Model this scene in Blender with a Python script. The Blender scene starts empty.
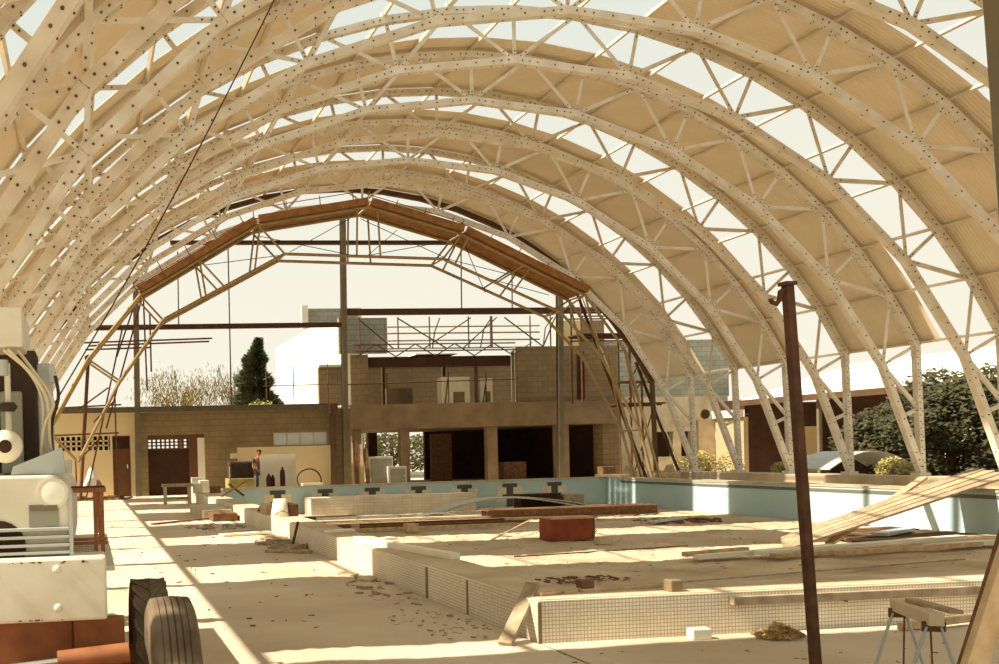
import bpy, math, random
from mathutils import Vector, Matrix, Euler
random.seed(7)
sc = bpy.context.scene
# ---------------------------------------------------------------- camera
def lin(c):
    c = c/255.0
    return c/12.92 if c <= .04045 else ((c+.055)/1.055)**2.4
def rgb(r, g, b): return (lin(r), lin(g), lin(b), 1.0)
YAW, PITCH, ROLL = .1257, -.0145, -.0261
cy, sy, cp, sp = math.cos(YAW), math.sin(YAW), math.cos(PITCH), math.sin(PITCH)
fwd = Vector((sy*cp, cy*cp, sp)); rt = Vector((cy, -sy, 0)); up = rt.cross(fwd)
r2 = rt*math.cos(ROLL)+up*math.sin(ROLL); u2 = -rt*math.sin(ROLL)+up*math.cos(ROLL)
cam_d = bpy.data.cameras.new('camera'); cam = bpy.data.objects.new('camera', cam_d); sc.collection.objects.link(cam)
cam.matrix_world = Matrix(((r2.x, u2.x, -fwd.x, 0), (r2.y, u2.y, -fwd.y, 0), (r2.z, u2.z, -fwd.z, 1.335), (0, 0, 0, 1)))
cam_d.sensor_width = 36; cam_d.lens = 970/999*36
cam_d.shift_x = (499.5-211.2)/999; cam_d.shift_y = (469.9-332)/999
cam_d.clip_start = .05; cam_d.clip_end = 500
sc.camera = cam
# ---------------------------------------------------------------- world, sun, exposure
w = bpy.data.worlds.new('sky'); sc.world = w; w.use_nodes = True
nt = w.node_tree; nt.nodes.clear()
wo = nt.nodes.new('ShaderNodeOutputWorld'); bg = nt.nodes.new('ShaderNodeBackground')
tc = nt.nodes.new('ShaderNodeTexCoord'); sx = nt.nodes.new('ShaderNodeSeparateXYZ'); cr = nt.nodes.new('ShaderNodeValToRGB')
nt.links.new(tc.outputs['Generated'], sx.inputs[0]); nt.links.new(sx.outputs['Z'], cr.inputs[0])
cr.color_ramp.elements[0].position = 0.0; cr.color_ramp.elements[0].color = rgb(247, 240, 219)
cr.color_ramp.elements[1].position = .55; cr.color_ramp.elements[1].color = rgb(212, 222, 216)
e = cr.color_ramp.elements.new(.2); e.color = rgb(241, 237, 220)
nt.links.new(cr.outputs[0], bg.inputs[0]); bg.inputs[1].default_value = 1.0
nt.links.new(bg.outputs[0], wo.inputs[0])
SUN_E = 9.0
sd = bpy.data.lights.new('sun', 'SUN'); sd.energy = SUN_E; sd.angle = math.radians(.6); sd.color = (1, .925, .79)
sun = bpy.data.objects.new('sun', sd); sc.collection.objects.link(sun)
sun.rotation_euler = Vector((1, .03, -1.06)).to_track_quat('-Z', 'Y').to_euler()
sun.location = (-30, 10, 30)
sc.view_settings.view_transform = 'Standard'; sc.view_settings.look = 'None'
sc.view_settings.gamma = 1; sc.view_settings.use_curve_mapping = False; sc.view_settings.exposure = 0.08
# ---------------------------------------------------------------- materials
def mat(name, col, rough=.8, metal=0, var=.12, scale=3.0, col2=None, bump=0.0, spec=.3, detail=6):
    m = bpy.data.materials.new(name); m.use_nodes = True
    n = m.node_tree; b = n.nodes['Principled BSDF']
    b.inputs['Roughness'].default_value = rough; b.inputs['Metallic'].default_value = metal
    b.inputs['Specular IOR Level'].default_value = spec
    t = n.nodes.new('ShaderNodeTexCoord'); no = n.nodes.new('ShaderNodeTexNoise')
    no.inputs['Scale'].default_value = scale; no.inputs['Detail'].default_value = detail
    n.links.new(t.outputs['Object'], no.inputs['Vector'])
    r = n.nodes.new('ShaderNodeValToRGB'); r.color_ramp.elements[0].position = .3; r.color_ramp.elements[1].position = .7
    c = Vector(col[:3]); d = Vector(col2[:3]) if col2 else c*(1-2*var)
    r.color_ramp.elements[1].color = (*c, 1); r.color_ramp.elements[0].color = (*d, 1)
    n.links.new(no.outputs['Fac'], r.inputs[0]); n.links.new(r.outputs[0], b.inputs['Base Color'])
    if bump:
        bp = n.nodes.new('ShaderNodeBump'); bp.inputs['Strength'].default_value = bump; bp.inputs['Distance'].default_value = .02
        n.links.new(no.outputs['Fac'], bp.inputs['Height']); n.links.new(bp.outputs[0], b.inputs['Normal'])
    m['ramp'] = r.name
    return m
def brickmat(name, c1, c2, mortar, bw, bh, ms=.01, axes='XZ', offset=.5, rough=.9):
    m = bpy.data.materials.new(name); m.use_nodes = True
    n = m.node_tree; b = n.nodes['Principled BSDF']; b.inputs['Roughness'].default_value = rough
    b.inputs['Specular IOR Level'].default_value = .2
    g = n.nodes.new('ShaderNodeNewGeometry'); s = n.nodes.new('ShaderNodeSeparateXYZ'); cb = n.nodes.new('ShaderNodeCombineXYZ')
    n.links.new(g.outputs['Position'], s.inputs[0])
    if axes == 'box':   # pick the wall's own two axes from its normal
        nm = n.nodes.new('ShaderNodeSeparateXYZ'); n.links.new(g.outputs['True Normal'], nm.inputs[0])
        def ab(o):
            q = n.nodes.new('ShaderNodeMath'); q.operation = 'ABSOLUTE'; n.links.new(o, q.inputs[0]); return q.outputs[0]
        def mul(a, c):
            q = n.nodes.new('ShaderNodeMath'); q.operation = 'MULTIPLY'; n.links.new(a, q.inputs[0]); n.links.new(c, q.inputs[1]); return q.outputs[0]
        def add(a, c):
            q = n.nodes.new('ShaderNodeMath'); q.operation = 'ADD'; n.links.new(a, q.inputs[0]); n.links.new(c, q.inputs[1]); return q.outputs[0]
        ax, ay, az = ab(nm.outputs[0]), ab(nm.outputs[1]), ab(nm.outputs[2])
        u = add(mul(s.outputs[0], add(ay, az)), mul(s.outputs[1], ax))
        v = add(mul(s.outputs[2], add(ax, ay)), mul(s.outputs[1], az))
        n.links.new(u, cb.inputs[0]); n.links.new(v, cb.inputs[1])
    else:
        n.links.new(s.outputs['XYZ'.index(axes[0])], cb.inputs[0]); n.links.new(s.outputs['XYZ'.index(axes[1])], cb.inputs[1])
    k = n.nodes.new('ShaderNodeTexBrick'); k.offset = offset
    k.inputs['Scale'].default_value = 1; k.inputs['Brick Width'].default_value = bw; k.inputs['Row Height'].default_value = bh
    k.inputs['Mortar Size'].default_value = ms; k.inputs['Mortar Smooth'].default_value = .1
    k.inputs['Color1'].default_value = c1; k.inputs['Color2'].default_value = c2; k.inputs['Mortar'].default_value = mortar
    n.links.new(cb.outputs[0], k.inputs['Vector'])
    no = n.nodes.new('ShaderNodeTexNoise'); no.inputs['Scale'].default_value = 1.3; no.inputs['Detail'].default_value = 8
    n.links.new(g.outputs['Position'], no.inputs['Vector'])
    mx = n.nodes.new('ShaderNodeMixRGB'); mx.blend_type = 'MULTIPLY'; mx.inputs[0].default_value = .45
    rr = n.nodes.new('ShaderNodeValToRGB'); rr.color_ramp.elements[0].position = .3; rr.color_ramp.elements[0].color = (.55, .5, .42, 1); rr.color_ramp.elements[1].position = .65
    n.links.new(no.outputs['Fac'], rr.inputs[0]); n.links.new(k.outputs['Color'], mx.inputs[1]); n.links.new(rr.outputs[0], mx.inputs[2])
    n.links.new(mx.outputs[0], b.inputs['Base Color'])
    return m
M = {}
M['truss'] = mat('cream_painted_steel', rgb(228, 220, 204), .55, 0, .07, 2.5, rgb(206, 192, 168), spec=.35)
M['bolt'] = mat('dark_bolts', rgb(108, 84, 54), .6, .3)
M['purlin'] = mat('buff_steel', rgb(222, 206, 176), .6, 0, .1)
M['roof'] = mat('underside_of_roof_sheet', rgb(230, 214, 186), .65, 0, .05, .8, rgb(216, 199, 168), spec=.2)
M['steel_dark'] = mat('brown_primed_steel', rgb(98, 72, 46), .7, .1)
M['steel_grey'] = mat('grey_primed_steel', rgb(120, 108, 84), .65, .1)
M['rust'] = mat('rusty_tube', rgb(122, 78, 44), .8, .1, .2, 12, rgb(84, 52, 30))
M['rust_dark'] = mat('dark_rusty_steel', rgb(92, 58, 36), .8, .1, .2, 14, rgb(60, 38, 24))
M['tube'] = mat('ochre_tube', rgb(172, 146, 100), .7, .1, .15)
M['plank_orange'] = mat('orange_brown_board', rgb(160, 112, 62), .8, 0, .15, 5, rgb(122, 82, 44))
M['timber'] = mat('pale_timber', rgb(204, 178, 138), .8, 0, .15, 9, rgb(168, 138, 98))
M['timber_grey'] = mat('weathered_board', rgb(178, 158, 130), .85, 0, .15, 9, rgb(140, 118, 90))
M['timber_brown'] = mat('brown_beam', rgb(128, 94, 62), .85, 0, .15, 9, rgb(92, 64, 40))
M['white_board'] = mat('white_board', rgb(236, 226, 200), .7, 0, .05)
M['grey_board'] = mat('pale_grey_sheet', rgb(204, 200, 186), .6, 0, .08)
M['conc'] = mat('raw_concrete', rgb(144, 122, 92), .9, 0, .12, 1.5, rgb(116, 96, 70), .3)
M['conc_light'] = mat('pale_concrete', rgb(206, 190, 160), .9, 0, .1, 2, rgb(176, 156, 124), .2)
M['block'] = brickmat('concrete_blockwork', rgb(144, 124, 94), rgb(136, 116, 86), rgb(124, 104, 76), .4, .2, .012, 'box')
M['block_dark'] = brickmat('shaded_blockwork', rgb(148, 128, 94), rgb(140, 120, 88), rgb(129, 109, 79), .4, .2, .012, 'box')
M['cream_wall'] = mat('cream_render', rgb(220, 198, 152), .9, 0, .05, 1.2)
M['white_wall'] = mat('white_render', rgb(228, 220, 198), .9, 0, .03, .7)
M['door'] = mat('brown_door', rgb(106, 70, 42), .7, 0, .1)
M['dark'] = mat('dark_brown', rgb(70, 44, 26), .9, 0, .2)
M['tile'] = brickmat('white_mosaic_tile', rgb(242, 232, 210), rgb(234, 222, 198), rgb(190, 172, 140), .0254, .0254, .0032, 'box', 0, .5)
M['tile_big'] = brickmat('white_tile_band', rgb(230, 220, 198), rgb(222, 210, 186), rgb(206, 192, 162), .3, .09, .006, 'box', 0, .5)
M['blue'] = mat('pale_blue_pool_tile', rgb(168, 194, 196), .5, 0, .06, 1.2, rgb(180, 200, 196))
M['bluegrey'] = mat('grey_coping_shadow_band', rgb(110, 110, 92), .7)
M['mark'] = mat('dark_green_tile', rgb(84, 84, 66), .6)
M['orange'] = mat('orange_machine_paint', rgb(160, 98, 56), .6, 0, .2, 8, rgb(120, 72, 42))
M['machine'] = mat('cream_machine_paint', rgb(216, 208, 188), .5, 0, .06, 5, rgb(198, 188, 162))
M['wall_in_shade'] = mat('shade_muted_render', rgb(176, 156, 120), .9, 0, .06, 1.2)  # render colour muted to paint tree shade onto the shed wall
M['machine_grey'] = mat('grey_machine_paint', rgb(176, 178, 170), .5, 0, .08)
M['plate'] = mat('dull_metal_plate', rgb(150, 146, 126), .5, .2)
M['rubber'] = mat('dusty_rubber', rgb(124, 106, 82), .95, 0, .2, 6, rgb(82, 66, 48))
M['rubber_dark'] = mat('black_rubber', rgb(70, 56, 42), .95, 0, .2)
M['hose'] = mat('pale_hose', rgb(206, 190, 158), .6)
M['chrome'] = mat('bright_rod', rgb(220, 220, 210), .2, .9)
M['lamp'] = mat('pale_round_lens', rgb(242, 236, 214), .25)
M['red'] = mat('red_lettering', rgb(190, 60, 40), .7)
M['redbox'] = mat('rust_red_paint', rgb(150, 74, 42), .7, 0, .15, 4, rgb(122, 56, 32))
M['glass'] = mat('milky_glass', rgb(200, 208, 204), .3, 0, .05)
M['leaf'] = mat('dark_green_leaf', rgb(80, 74, 40), .8, 0, .3, 3, rgb(48, 46, 26))
M['leaf_y'] = mat('yellow_green_leaf', rgb(176, 158, 88), .7, 0, .2, 3, rgb(132, 122, 60))
M['leaf_c'] = mat('conifer_green', rgb(100, 102, 66), .8, 0, .2, 3, rgb(66, 70, 42))
M['bark'] = mat('bark', rgb(128, 96, 62), .9)
M['straw'] = mat('dry_leaves', rgb(196, 164, 104), .9, 0, .3, 8, rgb(140, 104, 58))
M['skin'] = mat('skin', rgb(160, 104, 70), .6)
M['shirt'] = mat('dark_shirt', rgb(84, 74, 66), .9)
M['jeans'] = mat('blue_jeans', rgb(96, 104, 112), .9)
M['hair'] = mat('dark_hair', rgb(56, 36, 24), .8)
M['cloth'] = mat('white_cloth', rgb(246, 238, 218), .9, 0, .05)
M['gas'] = mat('dark_red_cylinder_paint', rgb(82, 36, 24), .5)
M['roofwhite'] = mat('white_roof_sheet', rgb(240, 232, 208), .7, 0, .04)
M['slate'] = brickmat('grey_blocks', rgb(160, 160, 146), rgb(146, 146, 132), rgb(124, 122, 106), .4, .2, .012, 'box')
# sand: colour noise and real bump
def sandmat(name, c, d, sc_=.6):
    m = mat(name, c, .95, 0, .1, sc_, d, 0, .1, 10)
    n = m.node_tree; b = n.nodes['Principled BSDF']; t = n.nodes['Texture Coordinate']
    no = n.nodes.new('ShaderNodeTexNoise'); no.inputs['Scale'].default_value = 5; no.inputs['Detail'].default_value = 12; no.inputs['Roughness'].default_value = .7
    n.links.new(t.outputs['Object'], no.inputs['Vector'])
    bp = n.nodes.new('ShaderNodeBump'); bp.inputs['Strength'].default_value = .5; bp.inputs['Distance'].default_value = .04
    n.links.new(no.outputs['Fac'], bp.inputs['Height']); n.links.new(bp.outputs[0], b.inputs['Normal'])
    return m
M['sand'] = sandmat('sandy_ground', rgb(216, 200, 174), rgb(188, 168, 140))
M['sand_pool'] = sandmat('sandy_pool_floor', rgb(214, 196, 166), rgb(176, 154, 122), .9)
# ---------------------------------------------------------------- mesh builder
class MB:
    def __init__(s): s.v = []; s.f = []; s.mi = []; s.mats = []; s.cur = 0; s.smooth = False; s.sm = []
    def use(s, m):
        if m not in s.mats: s.mats.append(m)
        s.cur = s.mats.index(m); return s
    def add(s, vs, fs):
        o = len(s.v); s.v += [Vector(v) for v in vs]
        for f in fs: s.f.append([i+o for i in f]); s.mi.append(s.cur); s.sm.append(s.smooth)
        return s
    def box(s, a, b, rot=None, piv=None):
        (x0, y0, z0), (x1, y1, z1) = a, b
        vs = [Vector(p) for p in ((x0, y0, z0), (x1, y0, z0), (x1, y1, z0), (x0, y1, z0), (x0, y0, z1), (x1, y0, z1), (x1, y1, z1), (x0, y1, z1))]
        if rot:
            p = Vector(piv) if piv else (vs[0]+vs[6])/2
            R = Euler(rot).to_matrix(); vs = [R @ (v-p)+p for v in vs]
        return s.add(vs, [(0, 3, 2, 1), (4, 5, 6, 7), (0, 1, 5, 4), (1, 2, 6, 5), (2, 3, 7, 6), (3, 0, 4, 7)])
    def sweep(s, p0, p1, prof, side):
        """extrude a 2D profile (u along side, v along side x dir) from p0 to p1"""
        p0, p1 = Vector(p0), Vector(p1); d = (p1-p0).normalized(); side = Vector(side); side = (side-d*side.dot(d)).normalized()
        oth = d.cross(side); n = len(prof)
        vs = [p+side*u+oth*v for p in (p0, p1) for u, v in prof]
        fs = [(i, (i+1) % n, n+(i+1) % n, n+i) for i in range(n)]+[tuple(range(n-1, -1, -1)), tuple(range(n, 2*n))]
        return s.add(vs, fs)
    def bar(s, p0, p1, w, h, side=(0, 1, 0)):
        return s.sweep(p0, p1, [(-w/2, -h/2), (w/2, -h/2), (w/2, h/2), (-w/2, h/2)], side)
    def angle(s, p0, p1, w, h, t=.012, side=(0, 1, 0)):
        return s.sweep(p0, p1, [(-w/2, -h/2), (w/2, -h/2), (w/2, -h/2+t), (-w/2+t, -h/2+t), (-w/2+t, h/2), (-w/2, h/2)], side)
    def channel(s, p0, p1, w, h, t=.012, side=(0, 1, 0)):
        return s.sweep(p0, p1, [(-w/2, -h/2), (w/2, -h/2), (w/2, -h/2+t), (-w/2+t, -h/2+t), (-w/2+t, h/2-t), (w/2, h/2-t), (w/2, h/2), (-w/2, h/2)], side)
    def ibeam(s, p0, p1, w, h, t=.015, side=(0, 1, 0)):
        a, b = w/2, h/2
        return s.sweep(p0, p1, [(-a, -b), (a, -b), (a, -b+t), (t/2, -b+t), (t/2, b-t), (a, b-t), (a, b), (-a, b), (-a, b-t), (-t/2, b-t), (-t/2, -b+t), (-a, -b+t)], side)
    def tube(s, pts, r, n=8, r1=None):
        pts = [Vector(p) for p in pts]; rings = []; k = len(pts); o = len(s.v); sm = s.smooth; s.smooth = True
        nrm = None; vs = []
        for i, p in enumerate(pts):
            d = (pts[min(i+1, k-1)]-pts[max(i-1, 0)]).normalized()
            if nrm is None: nrm = d.orthogonal().normalized()
            nrm = (nrm-d*nrm.dot(d)).normalized(); b = d.cross(nrm)
            rr = r if r1 is None else r+(r1-r)*i/(k-1)
            vs += [p+(nrm*math.cos(a)+b*math.sin(a))*rr for a in [2*math.pi*j/n for j in range(n)]]
        fs = [(i*n+j, i*n+(j+1) % n, (i+1)*n+(j+1) % n, (i+1)*n+j) for i in range(k-1) for j in range(n)]
        s.add(vs, fs); s.smooth = False
        s.add(vs[:n], [tuple(range(n-1, -1, -1))]); s.add(vs[-n:], [tuple(range(n))]); s.smooth = sm
        return s
    def lathe(s, prof, c=(0, 0, 0), axis='Z', n=24, smooth=True):
        """prof list of (r, h) along axis"""
        vs = []
        for r, h in prof:
            for j in range(n):
                a = 2*math.pi*j/n; x, y = r*math.cos(a), r*math.sin(a)
                vs.append(Vector({'Z': (x, y, h), 'X': (h, x, y), 'Y': (x, h, -y)}[axis])+Vector(c))
        fs = [(i*n+j, i*n+(j+1) % n, (i+1)*n+(j+1) % n, (i+1)*n+j) for i in range(len(prof)-1) for j in range(n)]
        sm = s.smooth; s.smooth = smooth; s.add(vs, fs); s.smooth = False
        s.add(vs[:n], [tuple(range(n-1, -1, -1))]); s.add(vs[-n:], [tuple(range(n))]); s.smooth = sm
        return s
    def prism(s, poly, y0, y1, axis='Y'):
        """poly of 2D points: axis Y -> (x,z), X -> (y,z), Z -> (x,y)"""
        n = len(poly)
        def P(a, b, h): return {'Y': (a, h, b), 'X': (h, a, b), 'Z': (a, b, h)}[axis]
        vs = [P(a, b, y0) for a, b in poly]+[P(a, b, y1) for a, b in poly]
        fs = [(i, (i+1) % n, n+(i+1) % n, n+i) for i in range(n)]+[tuple(range(n-1, -1, -1)), tuple(range(n, 2*n))]
        return s.add(vs, fs)
    def build(s, name, m=None, parent=None, bevel=0):
        off = parent.location if parent is not None else Vector((0, 0, 0))
        if parent is not None and parent.parent is not None: off = off+parent.parent.location
        me = bpy.data.meshes.new(name)
        me.from_pydata([v-off for v in s.v], [], s.f)
        mats = s.mats or [m]
        if m is not None and s.mats: mats = s.mats
        for q in mats: me.materials.append(M[q] if isinstance(q, str) else q)
        for i, p in enumerate(me.polygons):
            p.material_index = s.mi[i]; p.use_smooth = s.sm[i]
        me.validate(); me.update()
        import bmesh
        b = bmesh.new(); b.from_mesh(me); bmesh.ops.recalc_face_normals(b, faces=b.faces); b.to_mesh(me); b.free()
        o = bpy.data.objects.new(name, me); sc.collection.objects.link(o)
        if parent is not None: o.parent = parent
        if bevel:
            md = o.modifiers.new('bevel', 'BEVEL'); md.width = bevel; md.segments = 2; md.limit_method = 'ANGLE'
        return o
def tag(o, label, cat, group=None, kind=None):
    o['label'] = label; o['category'] = cat
    if group: o['group'] = group
    if kind: o['kind'] = kind
    return o
def thing(name, label, cat, loc=(0, 0, 0), group=None):
    o = bpy.data.objects.new(name, None); sc.collection.objects.link(o); o.location = loc; o.empty_display_size = .2
    return tag(o, label, cat, group)
def struct(name, mb, m=None):
    o = mb.build(name, m); o['kind'] = 'structure'; return o
def copy_tree(o, loc=None, parent=None):
    c = o.copy(); sc.collection.objects.link(c)
    if parent is not None: c.parent = parent
    if loc is not None: c.location = loc
    for ch in list(o.children): copy_tree(ch, None, c)
    return c
ORD = ['first', 'second', 'third', 'fourth', 'fifth', 'sixth', 'seventh', 'eighth', 'ninth', 'tenth', 'eleventh', 'twelfth', 'thirteenth', 'fourteenth', 'fifteenth']
# ================================================================ THE SETTING
PX0, PX1, PY0, PY1, PF, PT = 3.0, 16.4, 6.24, 29.2, -.55, .29   # pool: outer left face, inner right face, near face, inner far face
g = MB()   # deck and ground with the pool left out
g.use('sand')
def slab(mb, x0, y0, x1, y1, z1, z0): mb.box((x0, y0, z0), (x1, y1, z1))
for a in ((-60, -15, PX0, 120), (PX0, -15, 120, PY0), (PX1+.35, PY0, 120, 120), (PX0, PY1+.35, PX1+.35, 120)):
    slab(g, a[0], a[1], a[2], a[3], 0, -.7)
struct('floor', g)
def terrain(x0, y0, x1, y1, z, nx, ny, amp, seed, fn=None):
    rnd = random.Random(seed); mb = MB(); mb.smooth = True
    ph = [(rnd.uniform(.5, 5), rnd.uniform(.5, 5), rnd.uniform(0, 6), rnd.uniform(.3, 1)) for _ in range(14)]
    vs = []
    for j in range(ny+1):
        for i in range(nx+1):
            x = x0+(x1-x0)*i/nx; y = y0+(y1-y0)*j/ny
            h = sum(a*math.sin(kx*x+q)*math.sin(ky*y+q*2) for kx, ky, q, a in ph)/6
            h += rnd.uniform(-.25, .25)
            edge = min(i, nx-i, j, ny-j)/2.0
            vs.append((x, y, z+amp*max(h, -.8)*min(1, edge)+(fn(x, y) if fn else 0)))
    fs = [(j*(nx+1)+i, j*(nx+1)+i+1, (j+1)*(nx+1)+i+1, (j+1)*(nx+1)+i) for j in range(ny) for i in range(nx)]
    mb.add(vs, fs); return mb
o = terrain(-1.88, 4.2, PX0-.02, 33.2, .008, 60, 320, .022, 3).build('loose_sand', 'sand')
tag(o, 'thin drifted sand over the walkway left of the pool', 'sand', kind='stuff')
o = terrain(PX0, -1, 14, PY0-.03, .008, 120, 70, .014, 4).build('loose_sand', 'sand')
tag(o, 'thin drifted sand over the ground in front of the near tiled wall', 'sand', kind='stuff')
# low back wall (cream part left of the steel column, blockwork part right)
YB = 33.7
c = MB(); c.use('cream_wall')
T = 2.9
c.box((-3.5, YB, 0), (-.95, YB+.15, T)); c.box((-.95, YB, 0), (.72, YB+.15, 1.63)); c.box((-.95, YB, 2.11), (.72, YB+.15, T))
c.box((.72, YB, 0), (.84, YB+.15, T)); c.box((.84, YB, 2.11), (1.45, YB+.15, T)); c.box((1.45, YB, 0), (1.78, YB+.15, T))
nx, nz = 9, 3; cw = (.72+.95)/nx; ch = .48/nz
for i in range(nx+1): c.box((-.95+i*cw-.035, YB, 1.63), (-.95+i*cw+.035, YB+.15, 2.11))
for k in range(1, nz): c.box((-.95, YB, 1.63+k*ch-.025), (.72, YB+.15, 1.63+k*ch+.025))
c.use('white_wall').box((-3.5, YB-.04, T), (1.78, YB+.2, T+.06))
struct('wall_back', c)
c = MB(); c.use('block_dark')
c.box((1.78, YB, 0), (2.06, YB+.2, T)); c.box((2.06, YB, 2.1), (4.05, YB+.2, T)); c.box((4.05, YB, 0), (6.5, YB+.2, T))
c.box((6.5, YB, 0), (8.45, YB+.2, 1.63)); c.box((6.5, YB, 2.09), (8.45, YB+.2, T)); c.box((8.45, YB, 0), (9.3, YB+.2, T))
c.use('cream_wall'); c.box((5.2, YB-.012, .1), (8.6, YB, 1.6)); c.box((4.95, YB-.012, 1.22), (5.2, YB, 1.4)); c.box((5.02, YB-.012, 1.0), (5.2, YB, 1.12))
c.use('white_wall').box((1.78, YB-.04, T), (9.3, YB+.24, T+.05))
struct('wall_back_blockwork', c)
# rooms behind the low wall
c = MB(); c.use('dark')
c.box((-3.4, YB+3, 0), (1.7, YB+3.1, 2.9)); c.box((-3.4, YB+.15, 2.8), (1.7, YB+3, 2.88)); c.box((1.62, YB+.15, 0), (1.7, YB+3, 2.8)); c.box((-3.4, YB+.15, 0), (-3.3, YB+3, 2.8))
struct('wall_room', c)
# door_1
d = MB().use('door').box((.86, YB+.04, 0), (1.43, YB+.09, 1.62)).build('door_1', 'door'); d['kind'] = 'structure'
MB().use('dark').box((.86, YB+.04, 1.66), (1.43, YB+.08, 2.07)).build('door_transom', parent=d)
MB().use('door').box((.84, YB-.01, 0), (.87, YB+.12, 2.11)).box((1.42, YB-.01, 0), (1.45, YB+.12, 2.11)).box((.84, YB-.01, 2.07), (1.45, YB+.12, 2.11)).box((.86, YB, 1.62), (1.43, YB+.1, 1.66)).build('door_frame', parent=d)
MB().use('chrome').box((1.33, YB-.01, .98), (1.36, YB+.04, 1.12)).build('door_handle', parent=d)
# door_2: the wide opening closed by a dark sheet with a lattice of square holes above
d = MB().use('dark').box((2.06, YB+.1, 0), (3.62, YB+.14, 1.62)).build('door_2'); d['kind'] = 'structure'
l = MB().use('door')
for i in range(10): l.box((2.06+i*.155-.03, YB+.08, 1.62), (2.06+i*.155+.03, YB+.16, 1.97))
for k in range(4): l.box((2.03, YB+.08, 1.62+k*.115-.022), (3.49, YB+.16, 1.62+k*.115+.022))
l.box((2.06, YB+.06, 1.97), (4.05, YB+.16, 2.1))
l.build('vent_lattice', parent=d)
MB().use('door').box((3.49, YB+.05, 0), (3.80, YB+.12, 1.98)).build('door_leaf', parent=d)
MB().use('white_wall').box((3.80, YB+.02, .35), (4.05, YB+.14, 1.98)).build('door_jamb', parent=d)
# window_1 pale high window
d = MB().use('glass').box((6.5, YB+.06, 1.63), (8.45, YB+.08, 2.09)).build('window_1'); d['kind'] = 'structure'
fr = MB().use('conc_light')
for x in (6.5, 6.98, 7.46, 7.95, 8.42): fr.box((x, YB+.03, 1.63), (x+.03, YB+.1, 2.09))
fr.box((6.5, YB+.03, 1.62), (8.45, YB+.1, 1.65)).box((6.5, YB+.03, 2.07), (8.45, YB+.1, 2.1)); fr.build('window_frame', parent=d)
# kerb walls carrying the arches
for nm, xa, xb in (('wall_right', 19.15, 19.85), ('wall_left', -2.62, -1.92)):
    c = MB().use('conc_light').box((xa, -6, 0), (xb, 31.4, .42)); struct(nm, c)
# ================================================================ SWIMMING POOL
pool = thing('swimming_pool', 'empty swimming pool with pale blue inner walls and white mosaic outer walls', 'swimming pool', (9.7, 17.7, 0))
LW = .45   # ledge width
m = MB().use('tile')
m.box((PX0, PY0, -.6), (PX0+LW, PY1+.35, PT))
m.build('left_wall', parent=pool)
for a, b_ in ((8.40, 8.45), (7.47, 7.49)): MB().use('conc').box((PX0-.008, a, .0), (PX0, b_, PT-.01)).build('wall_joint', parent=pool)
MB().use('conc').box((PX0-.006, PY0-.01, 0), (PX0+.02, PY0, PT-.01)).build('wall_joint', parent=pool)
MB().use('tile').box((PX0+LW, PY0, -.6), (PX1+.35, PY0+LW, PT)).build('near_wall', parent=pool)
MB().use('conc_light').box((PX0+.03, PY0+.03, PT), (PX0+LW, PY1, PT+.006)).build('ledge_top', parent=pool)
MB().use('conc_light').box((PX0+LW, PY0+.03, PT), (PX1, PY0+LW, PT+.006)).build('ledge_top', parent=pool)
MB().use('blue').box((PX0+LW, PY1, -.6), (PX1+.35, PY1+.35, PT)).build('far_wall', parent=pool)
MB().use('blue').box((PX1, PY0+LW, -.6), (PX1+.35, PY1, PT)).build('right_wall', parent=pool)
MB().use('conc_light').box((PX0+LW, PY1-.02, PT), (PX1+.4, PY1+.4, PT+.045)).box((PX1-.02, PY0, PT), (PX1+.4, PY1-.02, PT+.045)).build('coping', parent=pool)
MB().use('bluegrey').box((PX1-.012, PY0+.5, PT-.12), (PX1, PY1-.9, PT-.05)).build('painted_coping_shadow', parent=pool)  # grey strip painted in as the shadow below the coping
MB().use('conc').box((PX0+LW, PY0+LW, -.7), (PX1, PY1, PF)).build('pool_floor', parent=pool)
MB().use('tile_big').box((6.5, 28.1, PF), (11.6, PY1-.001, .0)).build('tiled_step', parent=pool)
for i in range(7):
    x = 5.72+i*1.49
    q = MB().use('tile_big').box((x-.42, PY1-.014, -.35 if i else -.5), (x+.42, PY1, .13))
    q.use('mark').box((x-.24, PY1-.022, .1), (x+.24, PY1-.014, .22)).box((x-.11, PY1-.022, -.12), (x+.11, PY1-.014, .1))
    if i in (5, 6, 0): q.box((x-.24, PY1-.022, -.24), (x+.24, PY1-.014, -.12)).box((x-.11, PY1-.022, -.5), (x+.11, PY1-.014, -.24))
    q.build('lane_marker', parent=pool)
def fall(x, y): return 0
o = terrain(PX0+LW+.02, PY0+LW+.02, PX1-.02, PY1-.02, PF+.03, 140, 240, .045, 9).build('sand_bed', 'sand_pool')
tag(o, 'rough sandy dirt covering the pool bottom', 'sand', kind='stuff')
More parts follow.
